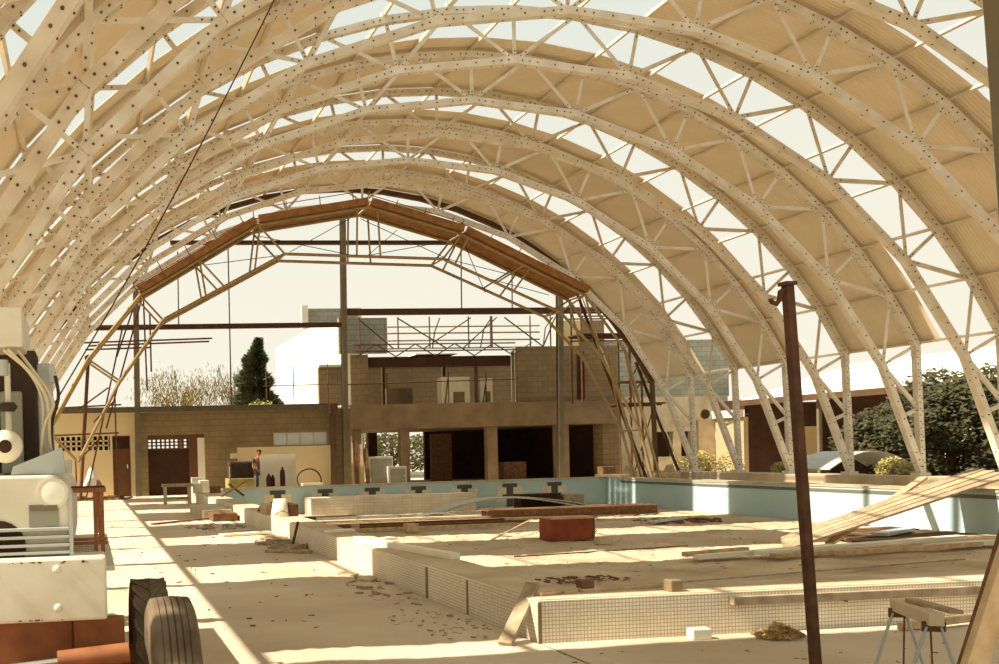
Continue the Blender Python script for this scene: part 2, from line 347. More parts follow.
# ================================================================ THE VAULT
CX, CZ, RI, AN, Y0, DY, RO = 8.61, -2.173, 11.2, .2171, 20.613, 2.1536, 12.2
FX = 10.89   # half distance between feet
def nod(i, r, y=0): return Vector((CX+r*math.sin(i*AN), y, CZ+r*math.cos(i*AN)))
def bolts(mb, p0, p1, y, ts, side=0.0, s=.017):
    cur = mb.cur; mb.use('bolt'); d = (Vector(p1)-Vector(p0)); n = Vector((d.z, 0, -d.x)).normalized()
    for t in ts:
        p = Vector(p0)+d*t+n*side
        vs = [(p.x+s*math.cos(a), y-.012, p.z+s*math.sin(a)) for a in [k*math.pi/3 for k in range(6)]]
        vb = [(x, y+.004, z) for x, _, z in vs]
        mb.add(vs+vb, [tuple(range(5, -1, -1))]+[(i, (i+1) % 6, 6+(i+1) % 6, 6+i) for i in range(6)])
    mb.cur = cur
def bolts_in(mb, p0, p1, off, ts, ys, s=.017):
    """bolt heads on the inner (lower) face of a chord"""
    cur = mb.cur; mb.use('bolt'); d = Vector(p1)-Vector(p0); dn = d.normalized(); n = Vector((CX, 0, CZ))-(Vector(p0)+Vector(p1))/2; n.y = 0
    n = (n-dn*n.dot(dn)).normalized()
    for t in ts:
        for y in ys:
            p = Vector(p0)+d*t+n*off; p.y = y
            vs = [p+dn*s*math.cos(a)+Vector((0, s*math.sin(a), 0)) for a in [k*math.pi/3 for k in range(6)]]
            mb.add([v+n*.012 for v in vs]+[v-n*.004 for v in vs], [tuple(range(6))]+[(i, (i+1) % 6, 6+(i+1) % 6, 6+i) for i in range(6)])
    mb.cur = cur
CW = .14  # chord radial depth
CY = .15  # chord width along the hall
def make_truss():
    t = thing('arch_truss', '', 'roof truss', (CX, 0, 0), 'cream lattice arch trusses of the vault')
    ic = MB().use('truss')
    pts = [Vector((CX-FX, 0, .5))]+[nod(i, RI) for i in range(-5, 6)]+[Vector((CX+FX, 0, .5))]
    for a, b in zip(pts[:-1], pts[1:]):
        ic.bar(a, b, CY, CW)
        L = (b-a).length
        bolts(ic, a, b, -CY/2, [.06, .12, .19, .34, .5, .66, .81, .88, .94])
        bolts_in(ic, a, b, CW/2, [.1, .2, .5, .8, .9], (0,), .012)
    ic.build('inner_chord', parent=t)
    oc = MB().use('truss')
    pts = [nod(i/2, RO) for i in range(-10, 11)]
    for a, b in zip(pts[:-1], pts[1:]):
        oc.bar(a, b, CY, CW)
        bolts(oc, a, b, -CY/2, [.1, .2, .35, .65, .8, .9])
        bolts_in(oc, a, b, CW/2, [.12, .3, .7, .88], (-.035, .035), .011)
    oc.build('outer_chord', parent=t)
    def web(a, b, w=.075):
        d = (b-a).normalized(); a2, b2 = a+d*.05, b-d*.05
        mb = MB().use('truss').angle(a2, b2, .07, w)
        L = (b2-a2).length
        nx_ = Vector((d.z, 0, -d.x))
        yy = -.035
        bolts(mb, a2, b2, yy, [.07, .15, .85, .93], 0, .014)
        mb.build('web_member', parent=t)
    for i in range(-5, 6):
        for j in (i-.5, i, i+.5):
            if abs(j) <= 5: web(nod(i, RI), nod(j, RO))
    for s in (-1, 1):
        foot = Vector((CX+s*FX, 0, .5)); eave = nod(5*s, RO); kink = nod(5*s, RI)
        mb = MB().use('truss').bar(foot, eave, CY, .12)
        bolts(mb, foot, eave, -CY/2, [.05+.05*k for k in range(19)], -.025, .014); bolts(mb, foot, eave, -CY/2, [.08+.1*k for k in range(9)], .025, .014)
        mb.build('post', parent=t)
        mid = foot.lerp(eave, .5); q = foot.lerp(kink, .52)
        web(kink, mid); web(mid, q)
        MB().use('truss').box((foot.x-.16, -.14, .42), (foot.x+.12, .14, .5)).build('base_plate', parent=t)
    return t
tr = make_truss()
KS = list(range(8, -5, -1))
for n_, k in enumerate(KS):
    o = tr if n_ == 0 else copy_tree(tr)
    o.location = (CX, Y0-k*DY, 0)
    far = len(KS)-n_
    o['label'] = 'cream bolted lattice arch truss, nearest one overhead' if n_ == 0 else ('cream lattice arch truss at the far end, last before the open gable' if n_ == len(KS)-1 else
        'cream bolted lattice arch truss, %s one in from the open far end' % ORD[far-1])
# purlins on the outer chords
YA, YZ = Y0-8*DY, Y0+5*DY
def make_purlin():
    t = thing('purlin', '', 'purlin', (0, 0, 0), 'purlins along the vault')
    MB().use('purlin').channel((0, YA-.1, .11), (0, YZ+.1, .11), .05, .075, .008, (1, 0, 0)).build('channel_beam', parent=t)
    for k in range(13):
        y = YA+k*DY
        MB().use('truss').box((-.045, y-.07, .07), (-.030, y+.07, .165)).box((-.045, y-.07, .07), (.05, y+.07, .078)).build('cleat', parent=t)
    return t
pu = make_purlin()
for i in range(-10, 11):
    o = pu if i == -10 else copy_tree(pu)
    p = nod(i/2, RO); o.location = (p.x, 0, p.z); o.rotation_euler = (0, i/2*AN, 0)
    if i == 0: o['label'] = 'long steel purlin along the ridge of the vault'
    elif abs(i) == 10: o['label'] = 'long eaves purlin at the foot of the vault on the %s' % ('left' if i < 0 else 'right')
    else: o['label'] = 'long steel purlin on the vault, %s one below the ridge on the %s' % (ORD[abs(i)-1], 'left' if i < 0 else 'right')
# corrugated roof sheets over every other bay
SEG = 2*RO*math.sin(AN/4)*1.025
def make_sheet(W=DY+.70):
    mb = MB(); mb.smooth = True; n = round(W/.079); vs = []
    for s in (-.5, -.17, .17, .5):
        for j in range(n*4+1):
            y = -W/2+W*j/(n*4)
            vs.append((s*SEG, y, .009*math.sin(2*math.pi*j/4)-.0*(s*s)))
    c = n*4+1
    mb.add(vs, [(a*c+j, a*c+j+1, (a+1)*c+j+1, (a+1)*c+j) for a in range(3) for j in range(c-1)])
    return mb.build('roof_sheet', 'roof')
sh = make_sheet(); protos = {k: sh for k in range(3, 7)}
BAYS = [(8, 7), (6, 5), (4, 3), (2, 1), (0, -1), (-2, -3), (-4, -5)]
for bi, (ka, kb) in enumerate(BAYS):
    yc = Y0-(ka+kb)/2*DY-.18-(-.07 if bi == 0 else .455 if bi == 1 else 0)
    for i in range(-10, 10):
        if (ka, kb) == (2, 1) and -3 <= i <= 1: continue
        if bi not in protos: o = protos[bi] = sh if bi == 2 else make_sheet([DY+.9, DY+1.58][bi])
        else: o = protos[bi].copy(); sc.collection.objects.link(o)
        a = (i+.5)/2*AN; r = (RO*math.cos(AN/4)+.168)
        o.location = (CX+r*math.sin(a), yc, CZ+r*math.cos(a)); o.rotation_euler = (0, a, 0)
        side = 'left' if i < 0 else 'right'; num = -i if i < 0 else i+1
        where = ['nearest', 'second nearest', 'third nearest', 'fourth nearest', 'third farthest', 'second farthest', 'farthest'][bi]
        tag(o, 'corrugated roof sheet in the %s covered bay, %s panel %s of the ridge' % (where, ORD[num-1], side), 'roof sheet', 'corrugated roof sheets of the vault')

# dark curved gable rafter closing the far end
gf = thing('gable_rafter', 'dark brown curved rafter carrying the far end of the vault', 'rafter', (CX, YZ, 0))
gp = [nod(i/2, RO, YZ) for i in range(-10, 11)]
rf_ = MB().use('steel_dark')
for a, b in zip(gp[:-1], gp[1:]): rf_.bar(a, b, .14, .16)
rf_.build('rafter', parent=gf)
for s in (-1, 1):
    MB().use('steel_dark').bar(gp[0 if s < 0 else -1], (CX+s*FX, YZ, 0), .12, .12).build('post', parent=gf)
# ================================================================ END FRAME, GANTRY, SCAFFOLD
YE = 33.4
ef = thing('end_frame', 'dark steel frame of columns and beams across the open far gable', 'steel frame', (9, YE, 0))
def col(x0, x1, z1, w=.19, m='steel_grey'):
    MB().use(m).ibeam((x0, YE, 0), (x1, YE, z1), w, w, .02, (1, 0, 0)).build('column', parent=ef)
col(1.68, 1.78, 7.6); col(9.0, 9.12, 10.1); col(17.02, 17.12, 7.0, .2)
def bm_(x0, z0, x1, z1, h=.17, m='steel_dark', y=YE-.02):
    MB().use(m).ibeam((x0, y, z0), (x1, y, z1), .14, h, .02, (0, 1, 0)).build('beam', parent=ef)
bm_(.1, 5.80, 8.95, 5.83); bm_(9.15, 6.27, 18.75, 6.27, .22); bm_(3.0, 8.70, 13.6, 8.72, .14); bm_(-1.4, 2.99, 8.75, 2.97, .19, 'steel_grey', YE-.1)
MB().use('steel_dark').ibeam((8.55, YE-.1, 0), (8.57, YE-.1, 2.9), .17, .17, .02, (1, 0, 0)).build('column', parent=ef)
MB().use('steel_dark').box((8.42, YE-.22, 2.72), (8.70, YE+.04, 3.05)).build('beam_joint', parent=ef)
for x, za, zb in ((4.98, 2.95, 8.7), (3.22, 5.9, 8.4), (13.4, 6.3, 8.7), (15.3, 6.3, 8.0)):
    MB().use('rust_dark').tube([(x, YE-.02, za), (x+.03, YE-.02, zb)], .022, 6).build('hanger_rod', parent=ef)
# gantry
YG = 27.6; KG = YG/32
def g2(L): return [(x*KG, 1.335+(z-1.335)*KG) for x, z in L]
gt = thing('scaffold_gantry', 'brown tubular gantry arch near the far end carrying the orange walkway', 'scaffold', (8, 28, 0))
GO = g2([(-1.27, 2.31), (.08, 4.6), (1.84, 6.68), (5.83, 9.0), (9.63, 9.62), (12.92, 8.70), (17.35, 6.60), (18.79, 4.67), (20.1, -.17)])
GI = g2([(-.34, 1.25), (1.1, 3.87), (2.57, 5.86), (6.72, 8.03), (12.22, 7.86), (16.41, 6.02), (17.86, 4.51), (19.29, 1.85), (19.8, -.17)])
YF = (27.6, 28.6)
for yf in YF:
    for name, L in (('outer_tube', GO), ('inner_tube', GI)):
        for p, q in zip(L[:-1], L[1:]):
            MB().use('tube').tube([(p[0], yf, p[1]), (q[0], yf, q[1])], .045, 8).build(name, parent=gt)
    W = [(0, 0), (1, 1), (2, 2), (3, 3), (5, 4), (6, 5), (6, 6), (7, 6), (7, 7)]
    W2 = [((2, 0, 0), (3, .55, 1)), ]
    for a, b in W:
        p, q = GO[a], GI[b]
        MB().use('tube').tube([(p[0], yf, p[1]), (q[0], yf, q[1])], .03, 6).build('web_tube', parent=gt)
    def mid(L, i, u): return (L[i][0]*(1-u)+L[i+1][0]*u, L[i][1]*(1-u)+L[i+1][1]*u)
    for (Lo, io, uo), (Li, ii, ui) in (((GO, 2, .5), (GI, 2, .35)), ((GO, 2, .5), (GI, 2, .5)), ((GO, 3, .02), (GI, 2, .75)), ((GO, 3, .9), (GI, 3, .45)), ((GO, 4, .1), (GI, 3, .6)), ((GO, 5, .05), (GI, 4, .1)), ((GO, 5, .5), (GI, 4, .45)), ((GO, 5, .55), (GI, 4, .6))):
        p, q = mid(Lo, io, uo), mid(Li, ii, ui)
        MB().use('tube').tube([(p[0], yf, p[1]), (q[0], yf, q[1])], .028, 6).build('web_tube', parent=gt)
for L in (GO[2:], GI[2:]):
    for x, z in L:
        MB().use('tube').tube([(x, YF[0], z), (x, YF[1], z)], .025, 6).build('cross_tube', parent=gt)
for (x, z), (x2, z2) in (((9.2, 7.95), (6.0, 8.9)), ((9.7, 8.0), (12.7, 8.7)), ((6.7, 8.0), (4.2, 7.9)), ((12.3, 7.9), (9.7, 9.5)), ((6.9, 8.1), (9.3, 9.5)), ((12.2, 7.9), (15.3, 7.5)), ((12.9, 8.6), (14.2, 6.9)), ((13.4, 7.3), (16.6, 6.8)), ((9.6, 8.0), (11, 9.1))):
    (x, z), (x2, z2) = g2([(x, z), (x2, z2)])
    MB().use('rust_dark').tube([(x, YF[0], z), (x2, YF[1], z2)], .011, 6).build('tie_rod', parent=gt)
segs = [(2, 3, 'left lower slope'), (3, 4, 'left upper slope'), (4, 5, 'right upper slope'), (5, 6, 'right lower slope')]
for a, b, nm in segs:
    (xa, za), (xb, zb) = GO[a], GO[b]
    d = Vector((xb-xa, 0, zb-za)).normalized(); n = Vector((-d.z, 0, d.x))*.075
    for k in range(4):
        y = 27.62+k*.31
        o = MB().use('plank_orange').bar(Vector((xa, y, za))+n+d*.02, Vector((xb, y, zb))+n-d*.02, .29, .045).build('walkway_board')
        tag(o, 'orange-brown scaffold board on the gantry %s, %s from the camera' % (nm, ORD[k]), 'board', 'walkway boards on the gantry')
    o = MB().use('plank_orange').bar(Vector((xa, 27.44, za))+n*1.9+d*.02, Vector((xb, 27.44, zb))+n*1.9-d*.02, .04, .20).build('toe_board')
    tag(o, 'deep orange-brown toe board along the gantry %s' % nm, 'board', 'toe boards on the gantry')
    gr = thing('guard_rail', 'thin rusty guard rail standing on the gantry %s' % nm, 'railing', ((xa+xb)/2, 28.68, (za+zb)/2))
    m_ = int((Vector((xb-xa, 0, zb-za))).length/.9)
    for k in range(m_+1):
        p = Vector((xa, 28.68, za)).lerp(Vector((xb, 28.68, zb)), (k+.1)/(m_+.2))
        MB().use('rust').tube([p, p+n.normalized()*.8+Vector((.08, 0, 0))], .014, 6).build('upright', parent=gr)
    for h in (.42, .72):
        MB().use('rust').tube([Vector((xa, 28.68, za))+n.normalized()*h, Vector((xb, 28.68, zb))+n.normalized()*h], .013, 6).build('rail', parent=gr)
# left scaffold prop and tubes
def scaff(name, label, tubes, r=.03, m='rust'):
    t = thing(name, label, 'scaffold', tubes[0][0])
    for p, q in tubes: MB().use(m).tube([p, q], r, 6).build('tube', parent=t)
    return t
t = scaff('scaffold_prop', 'thick rusty prop standing under the left haunch of the gantry', [((-.29, 31, 0), (.1, 31.2, 4.65))], .06)
MB().use('rust_dark').lathe([(.12, -.12), (.14, 0), (.1, .1)], (.1, 31.2, 4.5), 'X', 12).build('clamp', parent=t)
scaff('scaffold_tower', 'rusty scaffold tubes around the left steel column below the gantry', [((-.1, 31.3, 5.05), (4.1, 31.3, 5.15)), ((.1, 31.3, 4.95), (4.0, 31.3, 5.05)), ((.0, 31.5, 4.85), (2.1, 31.5, 4.9)),
    ((1.95, 31.4, 3.5), (1.9, 31.4, 7.0)), ((2.1, 31.4, 4.1), (2.1, 31.4, 6.0)), ((-.2, 31.4, 4.8), (-.15, 31.4, 5.7)), ((.6, 31.4, 2.3), (1.9, 31.4, 6.6)), ((1.0, 31.4, 4.6), (1.7, 31.4, 6.5)), ((-.1, 31.3, .1), (1.2, 31.3, 5.5)), ((0, 31.5, 5.6), (2.3, 31.5, 5.6))], .028)
scaff('scaffold_platform', 'low rusty scaffold platform at the left gantry foot by the cream wall', [((-1.6, 31.2, 2.95), (1.1, 31.2, 3.05)), ((-1.5, 31.2, 2.1), (1.0, 31.2, 2.15)), ((-1.1, 31.2, 2.0), (-1.1, 31.2, 3.4)), ((.9, 31.2, 1.0), (.9, 31.2, 3.4)), ((-.3, 31.2, 2.9), (.7, 31.2, 3.6)), ((-.4, 31.2, .0), (-.4, 31.2, 1.3)), ((-1.2, 31.2, 2.2), (-.4, 31.2, 1.3)), ((.4, 31.2, 2.0), (-.3, 31.2, 1.3)), ((.2, 31.2, 2.5), (.9, 31.2, 3.2)), ((-1.1, 31.3, 0), (-1.1, 31.3, 2.1)), ((.9, 31.3, 0), (.9, 31.3, 1.1))], .026)
# right scaffold towers
tw = thing('scaffold_tower', 'tall rusty scaffold tower with decks beside the right gantry leg', 'scaffold', (19, 33, 0))
for x in (17.6, 19.3, 19.75, 20.2):
    for y in (32.6, 33.3):
        if x == 17.6: MB().use('rust').tube([(x, y+.2, 2.9), (x, y+.2, 6.6)], .028, 6).build('standard', parent=tw)
        else: MB().use('rust').tube([(x, y, 0), (x, y, 6.5)], .028, 6).build('standard', parent=tw)
for z in (2.75, 3.6, 5.15, 5.25, 5.95, 6.2):
    for y in (32.6, 33.3): MB().use('rust').tube([(17.4 if z > 5 else 18.9, y, z), (20.5, y, z)], .026, 6).build('ledger', parent=tw)
for x0, z0, x1, z1 in ((19.3, 3.6, 20.2, 5.2), (20.2, 3.6, 19.3, 5.2), (19.3, 0, 20.2, 2.7), (19.0, 2.7, 20.3, 4.2)):
    MB().use('rust').tube([(x0, 32.6, z0), (x1, 32.6, z1)], .024, 6).build('brace', parent=tw)
MB().use('rust_dark').box((18.9, 32.5, 2.78), (20.6, 33.4, 2.84)).build('deck', parent=tw)
MB().use('rust_dark').box((17.4, 32.5, 5.28), (20.3, 33.4, 5.33)).build('deck', parent=tw)
# raking steel legs with the bright edge, right side
lg = thing('raking_prop', 'dark rusty raking prop leaning against the right end of the gantry', 'prop', (19.9, 31, 0))
MB().use('rust_dark').bar((16.6, 31.2, 6.6), (18.95, 31.0, .02), .07, .07).build('leg', parent=lg)
MB().use('truss').bar((16.68, 31.12, 6.6), (19.03, 30.92, .02), .02, .04).build('bright_edge_strip', parent=lg)
lg = thing('raking_prop', 'shorter rusty raking prop beside the last right-hand arch foot', 'prop', (21, 31, 0))
MB().use('rust_dark').bar((19.0, 31.7, 4.2), (20.6, 31.6, .02), .07, .07).build('leg', parent=lg)
MB().use('truss').bar((19.07, 31.62, 4.2), (20.67, 31.52, .02), .02, .04).build('bright_edge_strip', parent=lg)
# ================================================================ CONCRETE BUILDING BEHIND
YS = 34.5
b = thing('concrete_building', 'unfinished two storey blockwork building with a raised slab behind the pool', 'building', (14.7, YS, 0))
def bx(name, m, a, c, parent=b): return MB().use(m).box(a, c).build(name, parent=parent)
bx('floor_slab', 'conc', (9.35, YS, 2.17), (20.05, YS+8, 3.05))
bx('slab_end', 'conc_light', (9.2, YS+.02, 2.17), (9.35, YS+.5, 3.05))
for x, wd, m in ((9.82, .17, 'conc'), (11.64, .17, 'conc'), (15.02, .2, 'conc'), (17.8, .25, 'conc')):
    bx('pillar', m, (x-wd, YS+.2, 0), (x+wd, YS+.5, 2.17))
bx('block_pier', 'block', (19.35, YS+.1, 0), (20.05, YS+.8, 2.17))
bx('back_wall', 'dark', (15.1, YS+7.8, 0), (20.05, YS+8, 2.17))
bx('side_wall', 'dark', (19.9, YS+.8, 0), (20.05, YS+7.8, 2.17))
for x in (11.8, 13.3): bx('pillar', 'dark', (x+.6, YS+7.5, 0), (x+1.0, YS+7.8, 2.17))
bx('partition', 'timber_brown', (14.0, YS+4, 0), (14.9, YS+4.1, 2.0))
bx('low_wall', 'door', (9.4, YS+.6, 0), (9.6, YS+2.0, 1.6))
# upper floor
bx('block_pier', 'block', (9.6, YS+.1, 3.05), (10.27, YS+.5, 4.9))
bx('pier_edge', 'white_wall', (9.45, YS+.12, 3.05), (9.6, YS+.45, 4.95))
bx('block_wall', 'block', (15.95, YS+.1, 3.05), (20.0, YS+.35, 5.12))
bx('wall_recess', 'dark', (18.35, YS+.06, 3.1), (18.65, YS+.12, 4.9))
bx('wall_patch', 'cream_wall', (17.65, YS+.3, 5.12), (18.7, YS+.4, 6.1))
bx('canopy_beam', 'dark', (10.27, YS+.2, 4.45), (15.9, YS+.6, 4.8))
bx('canopy_roof', 'dark', (10.27, YS+.6, 4.75), (15.9, YS+3.0, 4.85))
bx('rear_wall', 'block', (9.6, YS+5, 3.05), (20, YS+5.2, 4.9))
bx('rear_fascia', 'glass', (9.6, YS+4.9, 4.9), (20, YS+5.0, 5.0))
for x in (11.0, 13.5): bx('post', 'steel_dark', (x+.7, YS+3.0, 3.05), (x+.82, YS+3.1, 4.75))
bx('post', 'steel_dark', (14.45, YS+.3, 3.05), (14.55, YS+.4, 4.8))
bx('post', 'steel_grey', (15.78, YS, 3.05), (15.86, YS+.15, 4.95))
# roof edge truss
for z in (5.0, 5.25): MB().use('steel_dark').tube([(9.7, YS, z), (15.9, YS, z)], .025, 6).build('truss_rail', parent=b)
for i in range(9): MB().use('steel_dark').tube([(9.8+i*.75, YS, 5.25 if i % 2 else 4.8), (9.8+(i+1)*.75, YS, 4.8 if i % 2 else 5.25)], .022, 6).build('truss_brace', parent=b)
for x in (9.95, 11.4, 12.6, 14.1, 14.98, 16.5, 17.3): MB().use('steel_dark').tube([(x, YS, 5.1), (x, YS, 6.25)], .025 if x != 14.98 else .05, 6).build('truss_post', parent=b)
for x0, z0, x1, z1 in ((9.9, 6.2, 11.2, 5.1), (11.4, 6.2, 13.2, 5.1), (12.4, 5.1, 14.2, 6.2), (13.9, 5.1, 15.2, 6.2), (15.5, 6.2, 17.0, 5.1), (17.0, 5.1, 17.5, 6.2)):
    MB().use('steel_dark').tube([(x0, YS, z0), (x1, YS, z1)], .025, 6).build('truss_brace', parent=b)
for p in ([(12.7, 5.1), (12.8, 5.7), (13.0, 6.2)], [(14.55, 5.1), (14.7, 5.8), (15.0, 6.2)], [(17.0, 5.1), (17.1, 5.8), (17.4, 6.2)]):
    MB().use('steel_dark').tube([(x, YS, z) for x, z in p], .022, 6).build('bent_rod', parent=b)
for z in (5.2, 5.5, 5.78, 6.03): MB().use('tube').tube([(11.45, YS+1.5, z+.05), (17.6, YS+1.5, z+.05)], .03, 6).build('roof_batten', parent=b)
bx('grey_block_panel', 'slate', (9.6, YS+1.6, 5.1), (11.5, YS+1.8, 6.45))
bx('top_wall_right', 'block', (18.7, YS+1.0, 5.12), (20, YS+1.2, 6.2))
bx('roof_sheet', 'roofwhite', (12.2, YS+.4, 4.9), (13.8, YS+1.4, 4.93))
hr = thing('handrail', 'thin rusty scaffold rail across the open upper floor of the concrete building', 'railing', (13, YS, 3.05))
MB().use('rust_dark').tube([(9.4, YS-.05, 3.8), (15.9, YS-.05, 3.9)], .02, 6).build('rail', parent=hr)
for x in (10.95, 13.3, 14.75): MB().use('rust_dark').tube([(x, YS+.05, 3.06), (x, YS+.05, 4.2)], .018, 6).build('upright', parent=hr)
for i, (x0, x1, h, lb) in enumerate(((10.4, 11.0, .75, 'grey'), (11.9, 13.0, .8, 'grey'))):
    o = MB().use('conc').box((x0, YS+3.2, 3.05), (x1, YS+3.6, 3.05+h)).build('stacked_blocks'); tag(o, ['low grey block stack by the left pier on the upper floor', 'wider grey block stack in the middle of the upper floor'][i], 'blocks')
for x0, x1, h, lb in ((13.25, 14.35, 1.02, 'white crate standing on the upper floor behind the rail, left one'), (14.75, 15.25, .95, 'narrow white panel standing on the upper floor, right one')):
    t = thing('white_crate', lb, 'crate', (x0, YS+.6, 3.05)); MB().use('white_board').box((x0, YS+.6, 3.05), (x1, YS+1.1, 3.05+h)).build('shell', parent=t, bevel=.01)
    MB().use('conc').box((x0+.4*(x1-x0), YS+.585, 3.1), (x0+.8*(x1-x0), YS+.6, 3.5)).build('front_panel', parent=t)
    MB().use('rust').tube([(x0+.1, YS+.57, 3.06), (x0+.25, YS+.57, 3.05+h)], .02, 6).build('strap', parent=t)
# stored things under the slab
def simple(name, m, a, c, label, cat, group=None, bevel=.01, rz=0):
    cx, cy_ = (a[0]+c[0])/2, (a[1]+c[1])/2
    o = MB().use(m).box((a[0]-cx, a[1]-cy_, 0), (c[0]-cx, c[1]-cy_, c[2]-a[2])).build(name, bevel=bevel); o.location = (cx, cy_, a[2]); o.rotation_euler = (0, 0, rz)
    tag(o, label, cat, group); return o
def cabinet(name, a, c, label, m='grey_board', cat='cabinet'):
    t = thing(name, label, cat, (a[0], a[1], a[2]))
    MB().use(m).box(a, c).build('body', parent=t, bevel=.01)
    MB().use('plate').box((a[0]+.05, a[1]-.02, a[2]+.08), (c[0]-.05, a[1], c[2]-.08)).build('front_panel', parent=t)
    MB().use('chrome').box((c[0]-.14, a[1]-.05, (a[2]+c[2])/2), (c[0]-.1, a[1]-.02, (a[2]+c[2])/2+.1)).build('handle', parent=t)
    return t
cabinet('cabinet', (10.1, YS-.3, 0), (11.0, YS+.1, 1.15), 'tall pale cabinet stored left under the concrete slab')
cabinet('cabinet', (10.75, YS-.6, 0), (11.4, YS-.32, .78), 'low grey cabinet with a bright fitting standing before the tall pale one')
simple('brown_box', 'timber_brown', (15.9, YS+1.2, 0), (16.8, YS+1.8, .8), 'brown box in the dark under the slab, right of the middle pillar', 'box')
simple('brown_box', 'timber_brown', (19.0, YS-.5, 0), (19.5, YS-.1, .55), 'small brown box at the foot of the block pier', 'box')
# timber posts stacked beside the steel post at the slab's left end
for i, x in enumerate((9.36, 9.56, 9.76, 9.96)):
    o = MB().use(['timber', 'timber_brown', 'timber', 'timber_brown'][i]).bar((x, YE+.45, 0), (x+.03, YE+.85, 1.9-.15*i), .14, .09, (1, 0, 0)).build('timber_post')
    tag(o, '%s timber post leaning under the left slab end, %s from the left' % (['pale', 'brown', 'pale', 'brown'][i], ORD[i]), 'timber', 'timber posts under the slab end')
# ================================================================ BEYOND
def block_building(name, label, loc): return thing(name, label, 'building', loc)
wb = block_building('white_building', 'tall white building behind the gable with a grey block parapet', (11, 45, 0))
MB().use('white_wall').box((12.25, 45, 0), (13.1, 62, 8.2)).build('wall', parent=wb)
MB().use('slate').box((10.45, 44.85, 7.35), (12.9, 44.98, 8.15)).build('parapet', parent=wb)
MB().use('white_wall').box((10.15, 44.8, 7.2), (10.45, 45.0, 8.3)).build('parapet_end', parent=wb)
rb = block_building('grey_building', 'grey concrete building with round vent right of the pool end', (24, 38, 0))
rbw = MB().use('conc_light').box((20.8, 38, 0), (28.2, 38.3, .8)).box((20.8, 38, 1.85), (28.2, 38.3, 2.3)).box((20.8, 38, .8), (23.6, 38.3, 1.85)).box((24.4, 38, .8), (24.75, 38.3, 1.85)).box((25.25, 38, .8), (28.2, 38.3, 1.85)).box((20.8, 38, 2.3), (26.9, 38.3, 3.3)).build('wall', parent=rb)
MB().use('slate').box((20.8, 38.05, 3.3), (27.0, 38.35, 5.7)).build('upper_wall', parent=rb)
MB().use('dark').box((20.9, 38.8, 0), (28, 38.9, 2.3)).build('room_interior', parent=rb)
MB().use('dark').lathe([(.2, 0), (.2, .06)], (25.85, 37.96, 2.55), 'Y', 20).build('round_vent', parent=rb)
MB().use('conc').box((25.4, 37.95, 0), (25.5, 38.0, 2.3)).box((26.4, 37.95, 0), (26.5, 38.0, 2.3)).build('pilaster', parent=rb)
cb = block_building('cream_shed', 'cream shed with a yellow fascia band beyond the right kerb', (29, 36, 0))
MB().use('wall_in_shade').box((26.3, 36.2, 0), (26.5, 42, 2.35)).build('wall', parent=cb)
MB().use('dark').box((26.5, 36.2, 0), (36, 36.4, 2.9)).build('end_wall', parent=cb)
MB().use('cream_wall').box((28.6, 36.0, 0), (29.6, 36.15, 1.9)).build('pale_panel', parent=cb)
MB().use('white_wall').box((26.15, 36.2, 2.35), (26.3, 42, 2.65)).build('fascia', parent=cb)
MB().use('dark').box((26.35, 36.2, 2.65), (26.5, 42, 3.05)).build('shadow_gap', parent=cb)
MB().use('steel_grey').box((26.22, 38.4, 0), (26.29, 38.5, 2.35)).build('downpipe', parent=cb)
ls = block_building('long_shed', 'long low shed with a white roof and dark open front beyond the right kerb', (28, 22, 0))
MB().use('dark').box((29.6, 10, 0), (29.8, 35.6, 3.0)).build('rear_wall', parent=ls)
MB().use('roofwhite').prism([(26, 3.0), (31, 4.4), (36, 3.0), (36, 2.9), (31, 4.3), (26, 2.9)], 4, 36.0).build('roof', parent=ls)
MB().use('steel_dark').box((25.9, 4, 2.78), (26.02, 36.0, 3.0)).build('gutter', parent=ls)
for y in (12, 16, 20, 24, 28, 32): MB().use('steel_grey').box((26.2, y, 0), (26.32, y+.12, 2.9)).build('post', parent=ls)
yw = MB().use('white_wall').box((25.0, 21.2, 0), (25.15, 25.6, 1.6)).build('garden_wall'); tag(yw, 'sunlit white garden wall half hidden by the dark trees', 'wall')
# curved pale sheet (car-like arc) behind the kerb
cs = thing('curved_sheet', 'pale curved sheet arching up behind the right kerb', 'sheet', (21.5, 24.8, 0))
pts = []
for i in range(13):
    t_ = i/12; pts.append((20.2+3.0*t_, .15+.85*math.sin(math.pi*(.15+.8*t_))))
MB().use('grey_board').prism([(x, z) for x, z in pts]+[(x, z-.03) for x, z in reversed(pts)], 24.3, 26.0).build('sheet', parent=cs)
MB().use('timber_brown').box((20.6, 25.0, 0), (20.7, 25.1, .68)).box((22.5, 25.0, 0), (22.6, 25.1, .6)).build('support', parent=cs)
